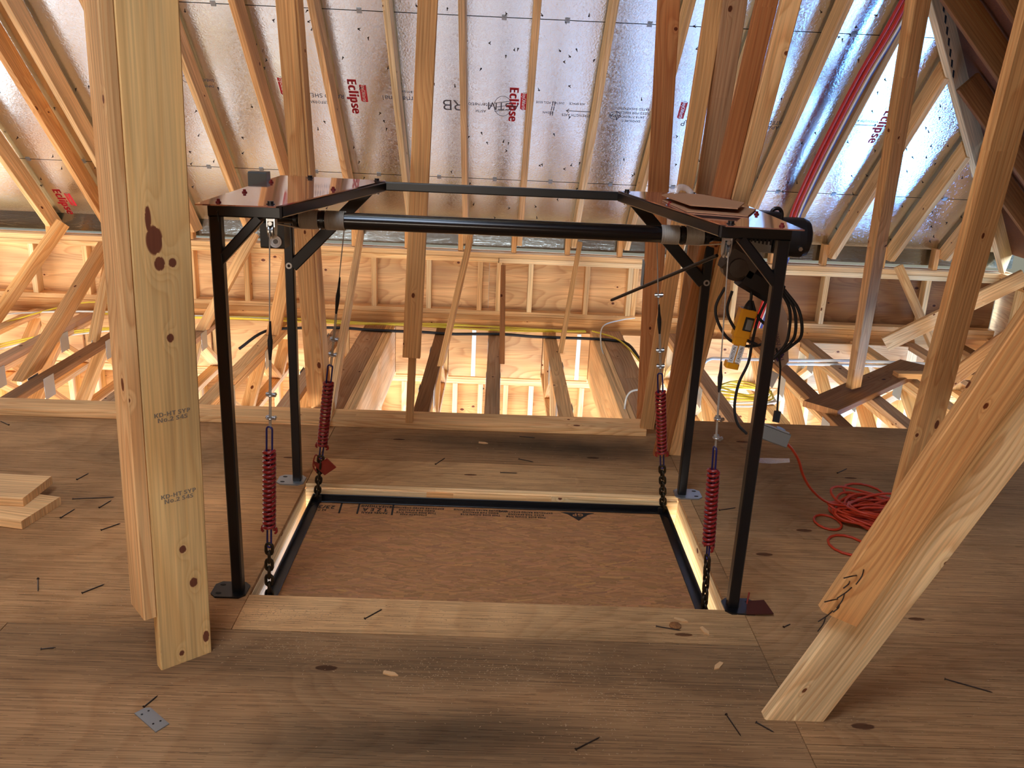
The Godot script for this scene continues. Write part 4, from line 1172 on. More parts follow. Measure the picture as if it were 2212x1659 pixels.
func build_motor() -> void:
	var o := thing("hoist_motor", "black ribbed electric motor and gearbox at the hoist's right end", "motor", Vector3(1.8, 1.2, -0.47))
	var c := Vector3(1.70, 1.245, -0.50)
	var ax := Vector3(1, -0.02, 0.03).normalized()
	var prof := [Vector2(0, 0), Vector2(0, 0.05), Vector2(0.02, 0.055)]
	for i in 11:
		prof.append_array([Vector2(0.03 + i * 0.014, 0.052), Vector2(0.033 + i * 0.014, 0.062), Vector2(0.040 + i * 0.014, 0.062), Vector2(0.043 + i * 0.014, 0.052)])
	prof.append_array([Vector2(0.19, 0.06), Vector2(0.20, 0.068), Vector2(0.262, 0.070), Vector2(0.280, 0.066), Vector2(0.290, 0.056), Vector2(0.292, 0.0)])
	put("motor_body", lathe(c, ax, prof, 16), M.motor, o)
	put("fan_cover", lathe(c + ax * 0.185, ax, [Vector2(0, 0.07), Vector2(0.06, 0.073), Vector2(0.085, 0.072), Vector2(0.105, 0.064), Vector2(0.112, 0.05), Vector2(0.113, 0.0)], 12), M.motor, o)
	put("terminal_box", board(c + Vector3(0.08, 0.062, 0.03), c + Vector3(0.17, 0.062, 0.03), 0.07, 0.05, Vector3.BACK, 0.006), M.motor, o)
	put("name_plate", plate(c + Vector3(0.10, -0.035, 0.060), Vector3.RIGHT, Vector3.UP, [Vector2(-0.05, -0.02), Vector2(0.05, -0.02), Vector2(0.05, 0.02), Vector2(-0.05, 0.02)], 0.002), M.greyplastic, o)
	# gearbox: cast housing hanging below, and its worm cover
	put("gearbox", board(Vector3(1.700, 1.175, -0.46), Vector3(1.80, 1.125, -0.46), 0.09, 0.10, Vector3.BACK, 0.02), M.cast, o)
	put("worm_housing", lathe(Vector3(1.735, 1.135, -0.50), Vector3(0, 0, 1), [Vector2(0, 0), Vector2(0, 0.045), Vector2(0.02, 0.052), Vector2(0.07, 0.052), Vector2(0.08, 0.036), Vector2(0.095, 0.034), Vector2(0.098, 0)], 12), M.cast, o)
	put("lower_housing", board(Vector3(1.765, 1.105, -0.46), Vector3(1.90, 1.035, -0.46), 0.09, 0.085, Vector3.BACK, 0.02), M.motor, o)
	put("lifting_eye", tube(smooth_path([Vector3(1.845, 1.30, -0.48), Vector3(1.850, 1.335, -0.48), Vector3(1.872, 1.342, -0.48), Vector3(1.885, 1.325, -0.48), Vector3(1.885, 1.30, -0.48)], 5), 0.007, 8), M.black, o)
	put("bolt_head", lathe(Vector3(1.905, 1.285, -0.425), Vector3(0, 0.5, 1), [Vector2(0, 0.006), Vector2(0.005, 0.006), Vector2(0.005, 0)], 6), M.brass, o)
	put("bolt_head", lathe(Vector3(1.95, 1.21, -0.425), Vector3(0, 0, 1), [Vector2(0, 0.008), Vector2(0.006, 0.008), Vector2(0.006, 0)], 6), M.zinc, o)
	var rod := thing("threaded_rod", "thin black rod sticking out left of the gearbox past the rear right brace", "rod", Vector3(1.367, 0.883, -0.953))
	put("rod", tube([Vector3(1.367, 0.883, -0.953), Vector3(1.64, 1.185, -0.36)], 0.0065, 10), M.black, rod)
	put("rod_tip", lathe(Vector3(1.367, 0.883, -0.953), Vector3(1.367, 0.883, -0.953) - Vector3(1.64, 1.185, -0.36), [Vector2(0, 0.0065), Vector2(0.008, 0.004), Vector2(0.01, 0)], 10), M.black, rod)
	# cardboard on the right sheet
	var cb := thing("cardboard", "flattened cardboard carton lying on the right red top sheet", "carton", Vector3(1.6, H + 0.01, -0.5))
	var cp := [Vector2(1.475, 0.600), Vector2(1.545, 0.720), Vector2(1.655, 0.640), Vector2(1.775, 0.425), Vector2(1.690, 0.215), Vector2(1.500, 0.275)]
	put("lower_flap", plate(Vector3(0, H + 0.0075, 0), Vector3.RIGHT, Vector3(0, 0, -1), cp, 0.004), M.cardboard, cb)
	put("upper_flap", plate(Vector3(0.012, H + 0.0145, -0.01), Vector3(0.99, 0.006, 0), Vector3(0, 0.004, -0.99), cp.slice(0, 2) + [Vector2(1.64, 0.66), Vector2(1.74, 0.43), Vector2(1.67, 0.25), Vector2(1.52, 0.30)], 0.004), M.cardboard, cb)
	put("paper_label", plate(Vector3(1.58, H + 0.026, -0.58), Vector3.RIGHT, Vector3(0, 0, -1), [Vector2(-0.06, 0.03), Vector2(0.06, 0.0), Vector2(0.06, -0.05), Vector2(-0.03, -0.02)], 0.001), M.white, cb)
	put("crumpled_film", tube(smooth_path([Vector3(1.53, H + 0.02, -0.66), Vector3(1.545, H + 0.05, -0.67), Vector3(1.58, H + 0.045, -0.68), Vector3(1.60, H + 0.018, -0.67)], 4), 0.012, 7), M.film, cb)
	# yellow pendant control with its strain relief
	var p := thing("pendant_control", "yellow push-button pendant hanging beside the front right leg", "control", Vector3(1.77, 0.9, -0.43))
	var pa := Vector3(1.795, 0.985, -0.43)
	var pd := Vector3(-0.17, -1, 0.0).normalized()
	put("upper_body", board(pa, pa + pd * 0.105, 0.062, 0.05, Vector3.RIGHT, 0.006), M.yellow, p)
	put("button_panel", board(pa + pd * 0.028 + Vector3(0.008, 0, 0.025), pa + pd * 0.078 + Vector3(0.008, 0, 0.025), 0.032, 0.012, Vector3.RIGHT, 0.003), M.rubber, p)
	put("button", board(pa + pd * 0.034 + Vector3(0.009, 0, 0.032), pa + pd * 0.072 + Vector3(0.009, 0, 0.032), 0.022, 0.010, Vector3.RIGHT, 0.003), M.greyplastic, p)
	put("lower_body", board(pa + pd * 0.106, pa + pd * 0.135, 0.050, 0.042, Vector3.RIGHT, 0.005), M.yellow, p)
	put("grip", board(pa + pd * 0.136, pa + pd * 0.205, 0.020, 0.036, Vector3.RIGHT, 0.004), M.yellow, p)
	for k in [-1.0, 1.0]:
		put("warning_label", board(pa + pd * 0.137 + Vector3(0.013 * k, 0, 0.018), pa + pd * 0.203 + Vector3(0.013 * k, 0, 0.018), 0.021, 0.002, Vector3.RIGHT, 0.0004), M.white, p)
		letters("label_print", "CAUTION", 0.010, pa + pd * 0.17 + Vector3(0.013 * k, 0, 0.0195), Vector3(0.17, 1, 0).normalized(), Vector3(-1, 0.17, 0).normalized(), M.inkblack, p)
	put("end_cap", board(pa + pd * 0.206, pa + pd * 0.228, 0.048, 0.042, Vector3.RIGHT, 0.005), M.yellow, p)
	put("strain_relief", lathe(pa, -pd, [Vector2(0, 0.018), Vector2(0.012, 0.016), Vector2(0.03, 0.009), Vector2(0.032, 0)], 12), M.rubber, p)
	# black control cable in loops under the gearbox
	var cc := thing("control_cable", "black cable looped under the hoist motor and round the right leg", "cable", Vector3(1.8, 0.8, -0.43))
	var z := -0.43
	put("cable", tube(smooth_path([Vector3(1.70, 1.06, z), Vector3(1.675, 0.99, z), Vector3(1.69, 0.93, z), Vector3(1.735, 0.87, z), Vector3(1.80, 0.845, z), Vector3(1.87, 0.86, z), Vector3(1.90, 0.93, z), Vector3(1.895, 1.02, z)], 6), 0.0055, 8), M.rubber, cc)
	put("cable", tube(smooth_path([Vector3(1.725, 1.05, z + 0.01), Vector3(1.715, 0.98, z + 0.01), Vector3(1.745, 0.92, z + 0.01), Vector3(1.79, 0.875, z + 0.01), Vector3(1.84, 0.855, z + 0.01)], 6), 0.0055, 8), M.rubber, cc)
	put("cable", tube(smooth_path([pa + Vector3(0.005, 0.03, 0), pa + Vector3(0.0, 0.07, 0), pa + Vector3(-0.03, 0.12, 0)], 6), 0.0055, 8), M.rubber, cc)
	put("cable", tube(smooth_path([pa + Vector3(0.008, 0.03, 0.004), pa + Vector3(0.03, -0.02, 0.01), pa + Vector3(0.07, -0.055, 0.01), pa + Vector3(0.11, -0.065, 0)], 6), 0.0055, 8), M.rubber, cc)
	put("cable", tube(smooth_path([Vector3(1.86, 1.03, z), Vector3(1.835, 0.95, z), Vector3(1.825, 0.86, z), Vector3(1.82, 0.78, z), Vector3(1.795, 0.70, z), Vector3(1.79, 0.61, z), Vector3(1.81, 0.54, z), Vector3(1.85, 0.50, z)], 6), 0.0055, 8), M.rubber, cc)
	for i in 3:
		put("cable", tube(smooth_path([Vector3(1.90 + 0.008 * i, 1.06, z), Vector3(1.945 + 0.014 * i, 0.99, z + 0.01 * i), Vector3(1.955 + 0.02 * i, 0.90, z + 0.01 * i), Vector3(1.945 + 0.012 * i, 0.85, z), Vector3(1.91, 0.80, z)], 6), 0.0058, 8), M.rubber, cc)
	# power lead down to the outlet box
	var pl := thing("power_lead", "black power lead plugged into the grey outlet box", "cable", Vector3(1.95, 0.55, -0.47))
	put("cord", tube(smooth_path([Vector3(1.93, 0.83, -0.47), Vector3(1.955, 0.76, -0.47), Vector3(1.965, 0.66, -0.48), Vector3(1.975, 0.575, -0.49)], 6), 0.004, 8), M.rubber, pl)
	put("plug", board(Vector3(1.977, 0.575, -0.49), Vector3(1.970, 0.535, -0.475), 0.024, 0.022, Vector3.RIGHT, 0.005), M.rubber, pl)
	var ob := thing("outlet_box", "grey outlet box on the outer side of the front right leg", "box", Vector3(1.95, 0.5, -0.45))
	put("box_body", board(Vector3(1.905, 0.505, -0.46), Vector3(2.010, 0.475, -0.44), 0.075, 0.055, Vector3(0.1, 0.2, 1), 0.004), M.greyplastic, ob)
	put("cover", board(Vector3(1.907, 0.535, -0.467), Vector3(2.010, 0.505, -0.447), 0.078, 0.006, Vector3(0.1, 0.2, 1), 0.002), M.galv, ob)
	put("outlet", lathe(Vector3(1.985, 0.515, -0.452), Vector3(0.27, 1, 0), [Vector2(0, 0.018), Vector2(0.004, 0.018), Vector2(0.004, 0)], 16), M.greyplastic, ob)
	# hanging carton panel behind the leg
	var hc := thing("hanging_carton", "printed carton panel hanging behind the front right leg", "carton", Vector3(2.0, 0.75, -0.6))
	put("panel", plate(Vector3(1.99, 0.86, -0.62), Vector3(1, 0, 0.1), Vector3.UP, [Vector2(-0.03, 0.14), Vector2(0.015, 0.06), Vector2(0.045, -0.12), Vector2(0.02, -0.155), Vector2(-0.06, -0.07)], 0.004), M.paper, hc)
	put("print_mark", plate(Vector3(2.002, 0.765, -0.616), Vector3(1, 0, 0.1), Vector3.UP, [Vector2(-0.022, -0.012), Vector2(0.0, 0.026), Vector2(0.012, 0.002), Vector2(-0.01, -0.03)], 0.001), M.purple, hc)
	put("paper_strip", plate(Vector3(1.985, 0.685, -0.615), Vector3(1, 0, 0.1), Vector3.UP, [Vector2(-0.04, 0.03), Vector2(0.02, 0.0), Vector2(0.0, -0.06), Vector2(-0.03, -0.03)], 0.001), M.white, hc)
	for i in 3:
		letters("print_line", "FRAGILE HANDLE", 0.012, Vector3(1.965 + i * 0.012, 0.80, -0.612), Vector3(0.35, -1, 0).normalized(), Vector3(1, 0.35, 0).normalized(), M.purple, hc)

func build_cables() -> void:
	# yellow and white cables along the foot of the knee wall
	var y := thing("cable_bundle", "bundle of yellow cables along the foot of the knee wall", "cable", Vector3(0, 0.02, -3.8))
	for i in 4:
		var pts := []
		for k in 15:
			pts.append(Vector3(-2.1 + k * 0.262, 0.012 + 0.010 * (i % 2) + 0.006 * sin(k * 1.3 + i), -3.80 + 0.028 * i + 0.012 * sin(k * 0.9 + i * 2.0)))
		put("cable", tube(smooth_path(pts, 3), 0.006, 6), M.nmyellow, y)
	var w := thing("white_cable", "white cable with the yellow bundle at the foot of the knee wall, far left", "cable", Vector3(-1.5, 0.02, -3.75))
	put("cable", tube(smooth_path([Vector3(-2.9, 0.0, -3.6), Vector3(-2.2, 0.03, -3.72), Vector3(-1.3, 0.025, -3.74), Vector3(-0.8, 0.02, -3.76)], 6), 0.007, 6), M.nmwhite, w)
	var b := thing("black_cable", "thick black cable across the trusses in front of the knee wall", "cable", Vector3(0.5, 0.0, -3.68))
	var bp := [Vector3(-0.92, -0.09, -3.30), Vector3(-0.80, -0.005, -3.42), Vector3(-0.70, 0.0, -3.55)]
	for k in 12:
		bp.append(Vector3(-0.45 + k * 0.2, -0.004 + 0.004 * sin(k * 2.1), -3.64 - 0.015 * sin(k * 1.1)))
	bp.append_array([Vector3(1.86, 0.0, -3.50), Vector3(1.90, -0.02, -3.1), Vector3(1.93, -0.06, -2.7)])
	put("cable", tube(smooth_path(bp, 4), 0.011, 8), M.rubber, b)
	var yl := thing("yellow_cable", "yellow cable bending down over the right shaft beam", "cable", Vector3(1.9, 0, -2.8))
	put("cable", tube(smooth_path([Vector3(1.62, 0.02, -3.78), Vector3(1.80, 0.015, -3.55), Vector3(1.885, 0.0, -3.0), Vector3(1.90, -0.01, -2.6), Vector3(1.895, -0.02, -2.25), Vector3(1.88, -0.06, -2.0)], 6), 0.006, 6), M.nmyellow, yl)
	var yb := thing("yellow_cable", "yellow cable rising over the truss end at the far left", "cable", Vector3(-2.3, 0.05, -3.7))
	put("cable", tube(smooth_path([Vector3(-2.75, -0.05, -3.45), Vector3(-2.45, 0.03, -3.7), Vector3(-2.20, 0.07, -3.85), Vector3(-1.95, 0.05, -3.88), Vector3(-1.6, 0.02, -3.82)], 6), 0.006, 6), M.nmyellow, yb)
	var yv := thing("yellow_cable", "yellow cables slanting below the trusses at the left", "cable", Vector3(-2.2, -0.1, -3.2))
	for i in 3:
		put("cable", tube(smooth_path([Vector3(-2.9, -0.20 - 0.02 * i, -3.2), Vector3(-2.45, -0.11 - 0.015 * i, -3.45), Vector3(-2.0, -0.06 - 0.012 * i, -3.6), Vector3(-1.6, -0.06, -3.65)], 5), 0.006, 6), M.nmyellow if i < 2 else M.nmwhite, yv)
	var wc := thing("white_cable", "white cable looping from the wall onto the right shaft beam", "cable", Vector3(1.7, 0, -3.0))
	put("cable", tube(smooth_path([Vector3(1.96, 0.10, -3.92), Vector3(1.85, 0.085, -3.9), Vector3(1.70, 0.06, -3.78), Vector3(1.66, -0.01, -3.5), Vector3(1.655, -0.03, -3.1)], 6), 0.005, 6), M.nmwhite, wc)
	var wd := thing("white_cable", "white cable arching over the near end of the right shaft beam", "cable", Vector3(1.7, 0, -2.2))
	put("cable", tube(smooth_path([Vector3(1.655, -0.3, -2.05), Vector3(1.65, -0.05, -2.12), Vector3(1.68, 0.055, -2.2), Vector3(1.77, 0.075, -2.22), Vector3(1.85, 0.055, -2.22)], 6), 0.006, 6), M.nmwhite, wd)
	var wp := thing("white_cable", "white cable hanging down the left post of the group", "cable", Vector3(1.75, 0.3, -1.95))
	put("cable", tube(smooth_path([Vector3(1.735, 0.62, -1.93), Vector3(1.725, 0.35, -1.96), Vector3(1.73, 0.12, -1.98), Vector3(1.71, 0.0, -1.96)], 6), 0.004, 6), M.paper, wp)
	# coil of yellow and white cable seen behind the pendant
	var co := thing("cable_coil", "coil of yellow and white cable on the trusses behind the front right leg", "cable", Vector3(2.55, -0.1, -2.6))
	for i in 6:
		var loop := []
		for j in 16:
			var an := TAU * j / 16.0
			loop.append(Vector3(2.52 + cos(an) * (0.16 + 0.012 * i), -0.06 - 0.013 * i + 0.01 * sin(an * 3 + i), -2.75 + sin(an) * (0.12 + 0.01 * i)))
		put("loop", tube(loop, 0.006, 6, true), M.nmyellow if i < 4 else M.nmwhite, co)
	var bw := thing("cable_bundle", "yellow and white cables below the trusses right of the big toothed plate", "cable", Vector3(3.3, -0.3, -2.4))
	for i in 6:
		put("cable", tube(smooth_path([Vector3(2.6, -0.34 - 0.022 * i, -2.6 + 0.02 * i), Vector3(3.1, -0.33 - 0.022 * i, -2.6), Vector3(3.6, -0.34 - 0.024 * i, -2.65), Vector3(4.2, -0.36 - 0.02 * i, -2.75)], 5), 0.007, 6), M.nmyellow if i in [0, 2] else M.nmwhite, bw)
	# white plastic pipe over the right trusses
	var wpipe := thing("plastic_pipe", "white plastic pipe crossing the right trusses", "pipe", Vector3(3, 0.0, -3.3))
	put("pipe", tube(smooth_path([Vector3(2.18, -0.16, -2.75), Vector3(2.27, -0.03, -2.98), Vector3(2.36, 0.025, -3.10), Vector3(2.50, 0.028, -3.12), Vector3(3.0, 0.015, -3.20), Vector3(3.5, 0.005, -3.28), Vector3(4.3, -0.01, -3.32)], 6), 0.011, 10), M.white, wpipe)
	var wp2 := thing("plastic_pipe", "second white pipe just below the first over the right trusses", "pipe", Vector3(3, -0.02, -3.3))
	put("pipe", tube(smooth_path([Vector3(2.9, -0.012, -3.19), Vector3(3.5, -0.02, -3.26), Vector3(4.3, -0.035, -3.30)], 6), 0.010, 10), M.white, wp2)
	# red, blue and white water pipes on the rafter
	var rp := thing("water_pipes", "red, blue and white flexible pipes running up a roof rafter", "pipe", Vector3(3.0, 1.0, -3.6))
	var path := func(dx: float, dn: float) -> Array:
		var out := []
		for e in [[2.985, 3.2], [2.99, 2.26], [2.965, 1.9], [2.96, 1.6], [2.965, 1.3], [2.985, 1.0], [3.04, 0.80], [3.07, 0.62]]:
			out.append(Vector3(e[0] + dx, e[1], e[1] - UNDER) + SN * dn)
		out.append(Vector3(3.02 + dx, 0.50, -3.83))
		out.append(Vector3(2.97 + dx, 0.30, -3.84))
		out.append(Vector3(2.92 + dx, 0.08, -3.84))
		return out
	put("red_pipe", tube(smooth_path(path.call(-0.030, 0.012), 4), 0.013, 10), M.pexred, rp)
	put("red_pipe", tube(smooth_path(path.call(-0.052, -0.004), 4), 0.013, 10), M.pexred, rp)
	put("blue_pipe", tube(smooth_path(path.call(0.002, 0.014), 4), 0.010, 10), M.pexblue, rp)
	put("white_pipe", tube(smooth_path(path.call(-0.010, 0.028), 4), 0.006, 8), M.white, rp)
	# flexible silver duct under the left trusses
	var du := thing("duct", "silver flexible duct lying under the left floor trusses", "duct", Vector3(-1.7, -0.6, -2.6))
	var dp := [Vector2(0, 0.0), Vector2(0, 0.2)]
	for i in 30:
		dp.append_array([Vector2(0.01 + i * 0.06, 0.195), Vector2(0.04 + i * 0.06, 0.21)])
	dp.append(Vector2(1.82, 0.0))
	put("duct_sleeve", lathe(Vector3(-2.4, -0.80, -2.15), Vector3(0.8, 0.0, -0.6), dp, 22), M.duct, du)
	# electrical box on the post
	var eb := thing("switch_box", "blue-grey electrical box on the dark post behind the hoist's rear right leg", "box", Vector3(1.68, 0.85, -1.75))
	put("box_body", board(Vector3(1.655, 0.80, -1.77), Vector3(1.655, 0.915, -1.77), 0.055, 0.06, Vector3(1, 0, 0.15), 0.003), M.bluebox, eb)
	put("side_flange", board(Vector3(1.622, 0.795, -1.75), Vector3(1.622, 0.92, -1.75), 0.014, 0.06, Vector3(1, 0, 0.15), 0.002), M.greyplastic, eb)
	put("device", board(Vector3(1.650, 0.81, -1.742), Vector3(1.650, 0.90, -1.742), 0.016, 0.01, Vector3(1, 0, 0.15), 0.002), M.greyplastic, eb)
	put("rim", board(Vector3(1.630, 0.917, -1.74), Vector3(1.685, 0.925, -1.74), 0.02, 0.004, Vector3.BACK, 0.001), M.rubber, eb)
	# orange extension cord: lead from the outlet box and the heap
	var oc := thing("extension_cord", "orange extension cord heaped on the deck behind the leaning posts", "cord", Vector3(2.55, 0, -0.75))
	put("lead", tube(smooth_path([Vector3(2.01, 0.465, -0.44), Vector3(2.045, 0.43, -0.46), Vector3(2.10, 0.36, -0.52), Vector3(2.16, 0.26, -0.60), Vector3(2.24, 0.16, -0.68), Vector3(2.34, 0.08, -0.74), Vector3(2.46, 0.055, -0.76), Vector3(2.60, 0.05, -0.78)], 6), 0.0055, 8), M.cordorange, oc)
	for i in 24:
		var loop := []
		var ca := rng.randf_range(-0.5, 0.5)
		var rx := rng.randf_range(0.10, 0.17)
		var rz := rng.randf_range(0.035, 0.13)
		var cx := 2.56 + rng.randf_range(-0.05, 0.06)
		var cz := -0.76 + rng.randf_range(-0.07, 0.07)
		var lift := 0.008 + 0.0038 * i * rng.randf_range(0.3, 1.0)
		for j in 12:
			var an := TAU * j / 12.0
			var u := cos(an) * rx
			var w2 := sin(an) * rz
			loop.append(Vector3(cx + u * cos(ca) - w2 * sin(ca), maxf(0.007, lift + 0.014 * sin(an * 2.0 + i)), cz + u * sin(ca) + w2 * cos(ca)))
		put("loop", tube(smooth_path(loop, 3, true), 0.0055, 7, true), M.cordorange, oc)
	for e in [[2.335, -0.70, 0.055, 0.07], [2.345, -0.50, 0.075, 0.085], [2.62, -1.02, 0.09, 0.10]]:
		var loop := []
		for j in 14:
			var an := TAU * j / 14.0
			loop.append(Vector3(e[0] + cos(an) * e[2], 0.0065, e[1] + sin(an) * e[3]))
		put("loop", tube(loop, 0.0055, 7, true), M.cordorange, oc)

func build_small_things() -> void:
	# nails lying about: [x0, z0, x1, z1, label]
	var nails := [[0.48, 0.13, 0.53, 0.07, "single nail on the pale plywood strip in front of the hatch, left part"], [-0.50, 0.03, -0.45, -0.03, "dark nail on the deck left of the big post's lower edge"], [-0.69, -0.05, -0.65, 0.03, "nail standing out alone left of the big post"], [-0.07, 0.60, -0.05, 0.55, "nail at the upper end of the small metal plate"], [1.14, 0.72, 1.21, 0.67, "nail on the dark deck near the bottom middle of the view"], [1.46, 0.12, 1.54, 0.14, "nail with a round plug on the pale strip before the hatch's right end"], [2.33, 0.36, 2.45, 0.42, "long black nail on the deck right of the leaning brace"], [-0.83, -0.51, -0.81, -0.59, "nail right of the stacked board scraps, lower one"], [-0.72, -0.61, -0.70, -0.68, "nail crossing another right of the board scraps"], [-0.86, -0.68, -0.70, -0.71, "long thin nail lying level right of the board scraps"], [-0.63, -0.42, -0.58, -0.48, "thick nail by the left side of the big post, below the deck joint"], [-0.93, -0.87, -0.91, -0.94, "nail behind the stacked board scraps"], [1.02, -1.28, 1.09, -1.25, "nail on the dark strip behind the hatch, right of its middle"], [0.93, -1.11, 1.01, -1.11, "nail on the pale strip just behind the hatch"], [0.62, -1.18, 0.66, -1.26, "nail behind the hatch, left of its middle"], [1.89, -0.79, 1.97, -0.82, "nail right of the rear right foot plate"], [2.58, -1.25, 2.65, -1.31, "bent nail on the deck above the orange cord heap"], [1.59, 0.56, 1.61, 0.65, "nail on the deck left of the leaning brace's foot"], [1.67, 0.59, 1.71, 0.63, "nail right at the foot of the leaning brace"], [1.90, 0.10, 1.93, 0.08, "short nail in front of the front right foot plate"], [-0.48, 0.35, -0.44, 0.34, "nail on the deck at the left, in front of the big post"], [-1.55, -1.48, -1.62, -1.53, "nail near the deck edge at the far left"], [1.03, -1.58, 1.11, -1.57, "nail close under the deck edge plank"]]
	for e in nails:
		var a := Vector3(e[0], 0.0022, e[1])
		var b := Vector3(e[2], 0.0022, e[3])
		var d := (b - a).normalized()
		var mb := tube([a, a + d * (a.distance_to(b) - 0.008), b], 0.0021, 6, false, null, [0.0021, 0.0021, 0.0003])
		lathe(a, -d, [Vector2(0, 0.0), Vector2(0, 0.0045), Vector2(0.0015, 0.0045), Vector2(0.0015, 0)], 8, mb)
		tag(put("nail", mb, M.nail), e[4], "nail", "loose nails on the deck")
	# small metal plate with four holes
	var mp := thing("metal_plate", "small grey metal plate with four holes in the left foreground", "plate", Vector3(-0.03, 0, 0.65))
	var c := Vector3(-0.03, 0.002, 0.65)
	var ax := Vector3(0.105, 0, 0.085).normalized()
	var ay := Vector3(0.085, 0, -0.105).normalized()
	put("sheet", plate(c, ax, ay, [Vector2(-0.056, -0.019), Vector2(0.056, -0.021), Vector2(0.053, 0.021), Vector2(-0.045, 0.023), Vector2(-0.056, 0.012)], 0.0025), M.galv, mp)
	for p in [Vector2(-0.036, -0.008), Vector2(-0.036, 0.012), Vector2(0.022, -0.008), Vector2(0.026, 0.011)]:
		put("hole", plate(c + ax * p.x + ay * p.y + Vector3.UP * 0.0014, ax, ay, ellipse(0, 0, 0.003, 0.003, 10), 0.0008), M.inkblack, mp)
	# two offcuts stacked at the left edge
	lumber("offcut", Vector3(-1.45, 0.0185, -0.62), Vector3(-0.905, 0.0185, -0.515), 0.23, 0.036, Vector3.BACK, "honey1", "lower of two stacked board scraps at the left edge", "offcut")
	lumber("offcut", Vector3(-1.50, 0.0555, -0.655), Vector3(-0.975, 0.0555, -0.635), 0.22, 0.036, Vector3.BACK, "honey3", "upper of two stacked board scraps at the left edge, end darkened", "offcut")
	# wood chips
	for e in [[0.60, 0.42, 0.3, "pale chip on the dark deck left of the middle"], [1.62, 0.14, 1.2, "flat chip on the pale strip near the front right foot plate"], [1.62, 0.33, 2.3, "slender pale chip between the hatch and the leaning brace"], [1.55, 0.08, 0.4, "tiny pale chip before the hatch's right corner"], [0.84, -1.47, 0.2, "white chip on the deck edge strip behind the hatch"], [-0.78, 0.62, 0.5, "sliver of wood in the bottom left corner of the view"]]:
		var u := Vector3(cos(e[2]), 0, sin(e[2]))
		var v := Vector3(-sin(e[2]), 0, cos(e[2]))
		tag(put("wood_chip", plate(Vector3(e[0], 0.003, e[1]), u, v, [Vector2(-0.024, -0.006), Vector2(0.01, -0.009), Vector2(0.026, 0.0), Vector2(0.006, 0.008), Vector2(-0.022, 0.006)], 0.005), M.chip), e[3], "wood chip", "wood chips on the deck")
	tag(put("knot_plug", lathe(Vector3(1.525, 0.0, 0.115), Vector3.UP, [Vector2(0.0, 0.020), Vector2(0.006, 0.021), Vector2(0.009, 0.015), Vector2(0.009, 0)], 9), M.brown1), "round brown knot plug lying by the nail before the hatch", "knot")
	# red tags
	var t1 := thing("red_tag", "red tag wired to the rear left chain", "tag", Vector3(0.16, 0.1, -0.8))
	put("tag_plate", plate(Vector3(0.176, 0.135, -0.80), Vector3(0.62, 0.70, 0.3).normalized(), Vector3(-0.75, 0.66, 0.0).normalized(), [Vector2(-0.04, -0.022), Vector2(0.035, -0.03), Vector2(0.04, 0.026), Vector2(-0.015, 0.034), Vector2(-0.02, 0.06), Vector2(-0.036, 0.03)], 0.006), M.tagred, t1)
	put("tag_wire", tube(smooth_path([Vector3(0.150, 0.17, -0.80), Vector3(0.132, 0.19, -0.80), Vector3(0.120, 0.14, -0.80), Vector3(0.135, 0.11, -0.80)], 5), 0.003, 6), M.tagred, t1)
	var t2 := thing("red_tag", "dark red tag lying on the front right foot plate", "tag", Vector3(1.82, 0, 0.0))
	put("tag_plate", plate(Vector3(1.832, 0.016, 0.010), Vector3(1, 0.05, 0.05).normalized(), Vector3(0.0, 0.25, -1).normalized(), [Vector2(-0.045, -0.03), Vector2(0.05, -0.026), Vector2(0.032, 0.038), Vector2(-0.03, 0.032)], 0.005), M.tagdark, t2)
	put("tag_wire", tube([Vector3(1.80, 0.02, -0.01), Vector3(1.806, 0.06, -0.02)], 0.003, 6), M.tagred, t2)
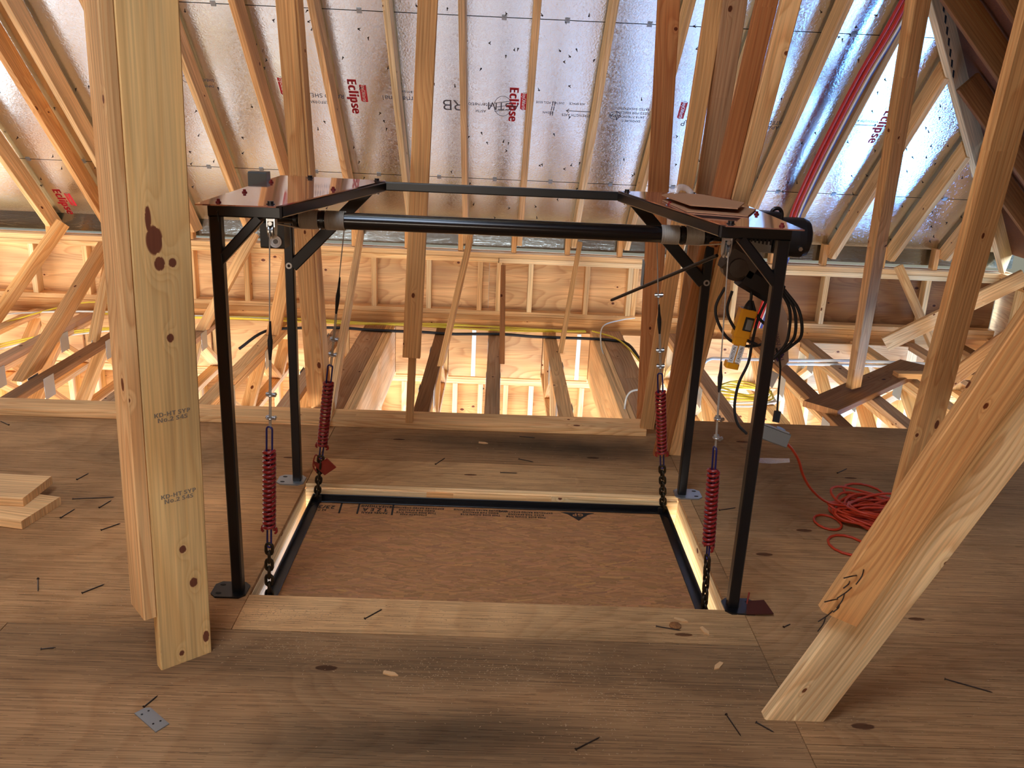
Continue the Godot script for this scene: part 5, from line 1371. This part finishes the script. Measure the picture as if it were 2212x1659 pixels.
	# scrap of clear wrap and a tangle of string near the right
	var s := thing("plastic_scrap", "scrap of clear plastic wrap on the deck below the outlet box", "scrap", Vector3(2.3, 0, -1.3))
	put("film", plate(Vector3(2.26, 0.004, -1.37), Vector3.RIGHT, Vector3(0, 0.12, -1).normalized(), [Vector2(-0.10, -0.02), Vector2(0.02, -0.03), Vector2(0.12, -0.01), Vector2(0.13, 0.03), Vector2(-0.02, 0.025)], 0.001), M.film, s)
	# sawdust
	var g := MB.new()
	plate(Vector3.ZERO, Vector3.RIGHT, Vector3.BACK, [Vector2(-0.005, -0.0009), Vector2(0.005, -0.0006), Vector2(0.004, 0.0009), Vector2(-0.004, 0.0009)], 0.0008, g)
	var mm := MultiMesh.new()
	mm.transform_format = MultiMesh.TRANSFORM_3D
	mm.mesh = g.mesh()
	var pts := []
	var centres := [[0.35, 0.30, 0.25, 0.08], [0.72, 0.40, 0.2, 0.1], [1.15, 0.36, 0.3, 0.1], [-0.35, 0.02, 0.3, 0.1], [0.2, 0.12, 0.25, 0.06], [0.9, 0.12, 0.5, 0.06], [1.3, 0.55, 0.4, 0.15], [2.0, 0.3, 0.4, 0.3]]
	for i in 3600:
		if i % 3 == 0:
			pts.append(Vector2(rng.randf_range(-1.3, 2.7), rng.randf_range(-1.5, 0.95)))
		else:
			var e = centres[rng.randi() % centres.size()]
			pts.append(Vector2(rng.randfn(e[0], e[2] * 0.6), rng.randfn(e[1], e[3] * 0.6)))
	var keep := []
	for p in pts:
		if not (p.x > 0.05 and p.x < 1.76 and p.y > -0.93 and p.y < 0.01):
			keep.append(p)
	mm.instance_count = keep.size()
	for i in keep.size():
		var sc := rng.randf_range(0.22, 0.7)
		mm.set_instance_transform(i, Transform3D(Basis(Vector3.UP, rng.randf() * TAU).scaled(Vector3(sc, 1, sc)), Vector3(keep[i].x, 0.0008, keep[i].y)))
	var mi := MultiMeshInstance3D.new()
	mi.name = "sawdust"
	mi.multimesh = mm
	mi.material_override = M.sawdust
	add_child(mi)
	tag(mi, "sawdust and fine shavings strewn over the deck", "sawdust", "", "stuff")
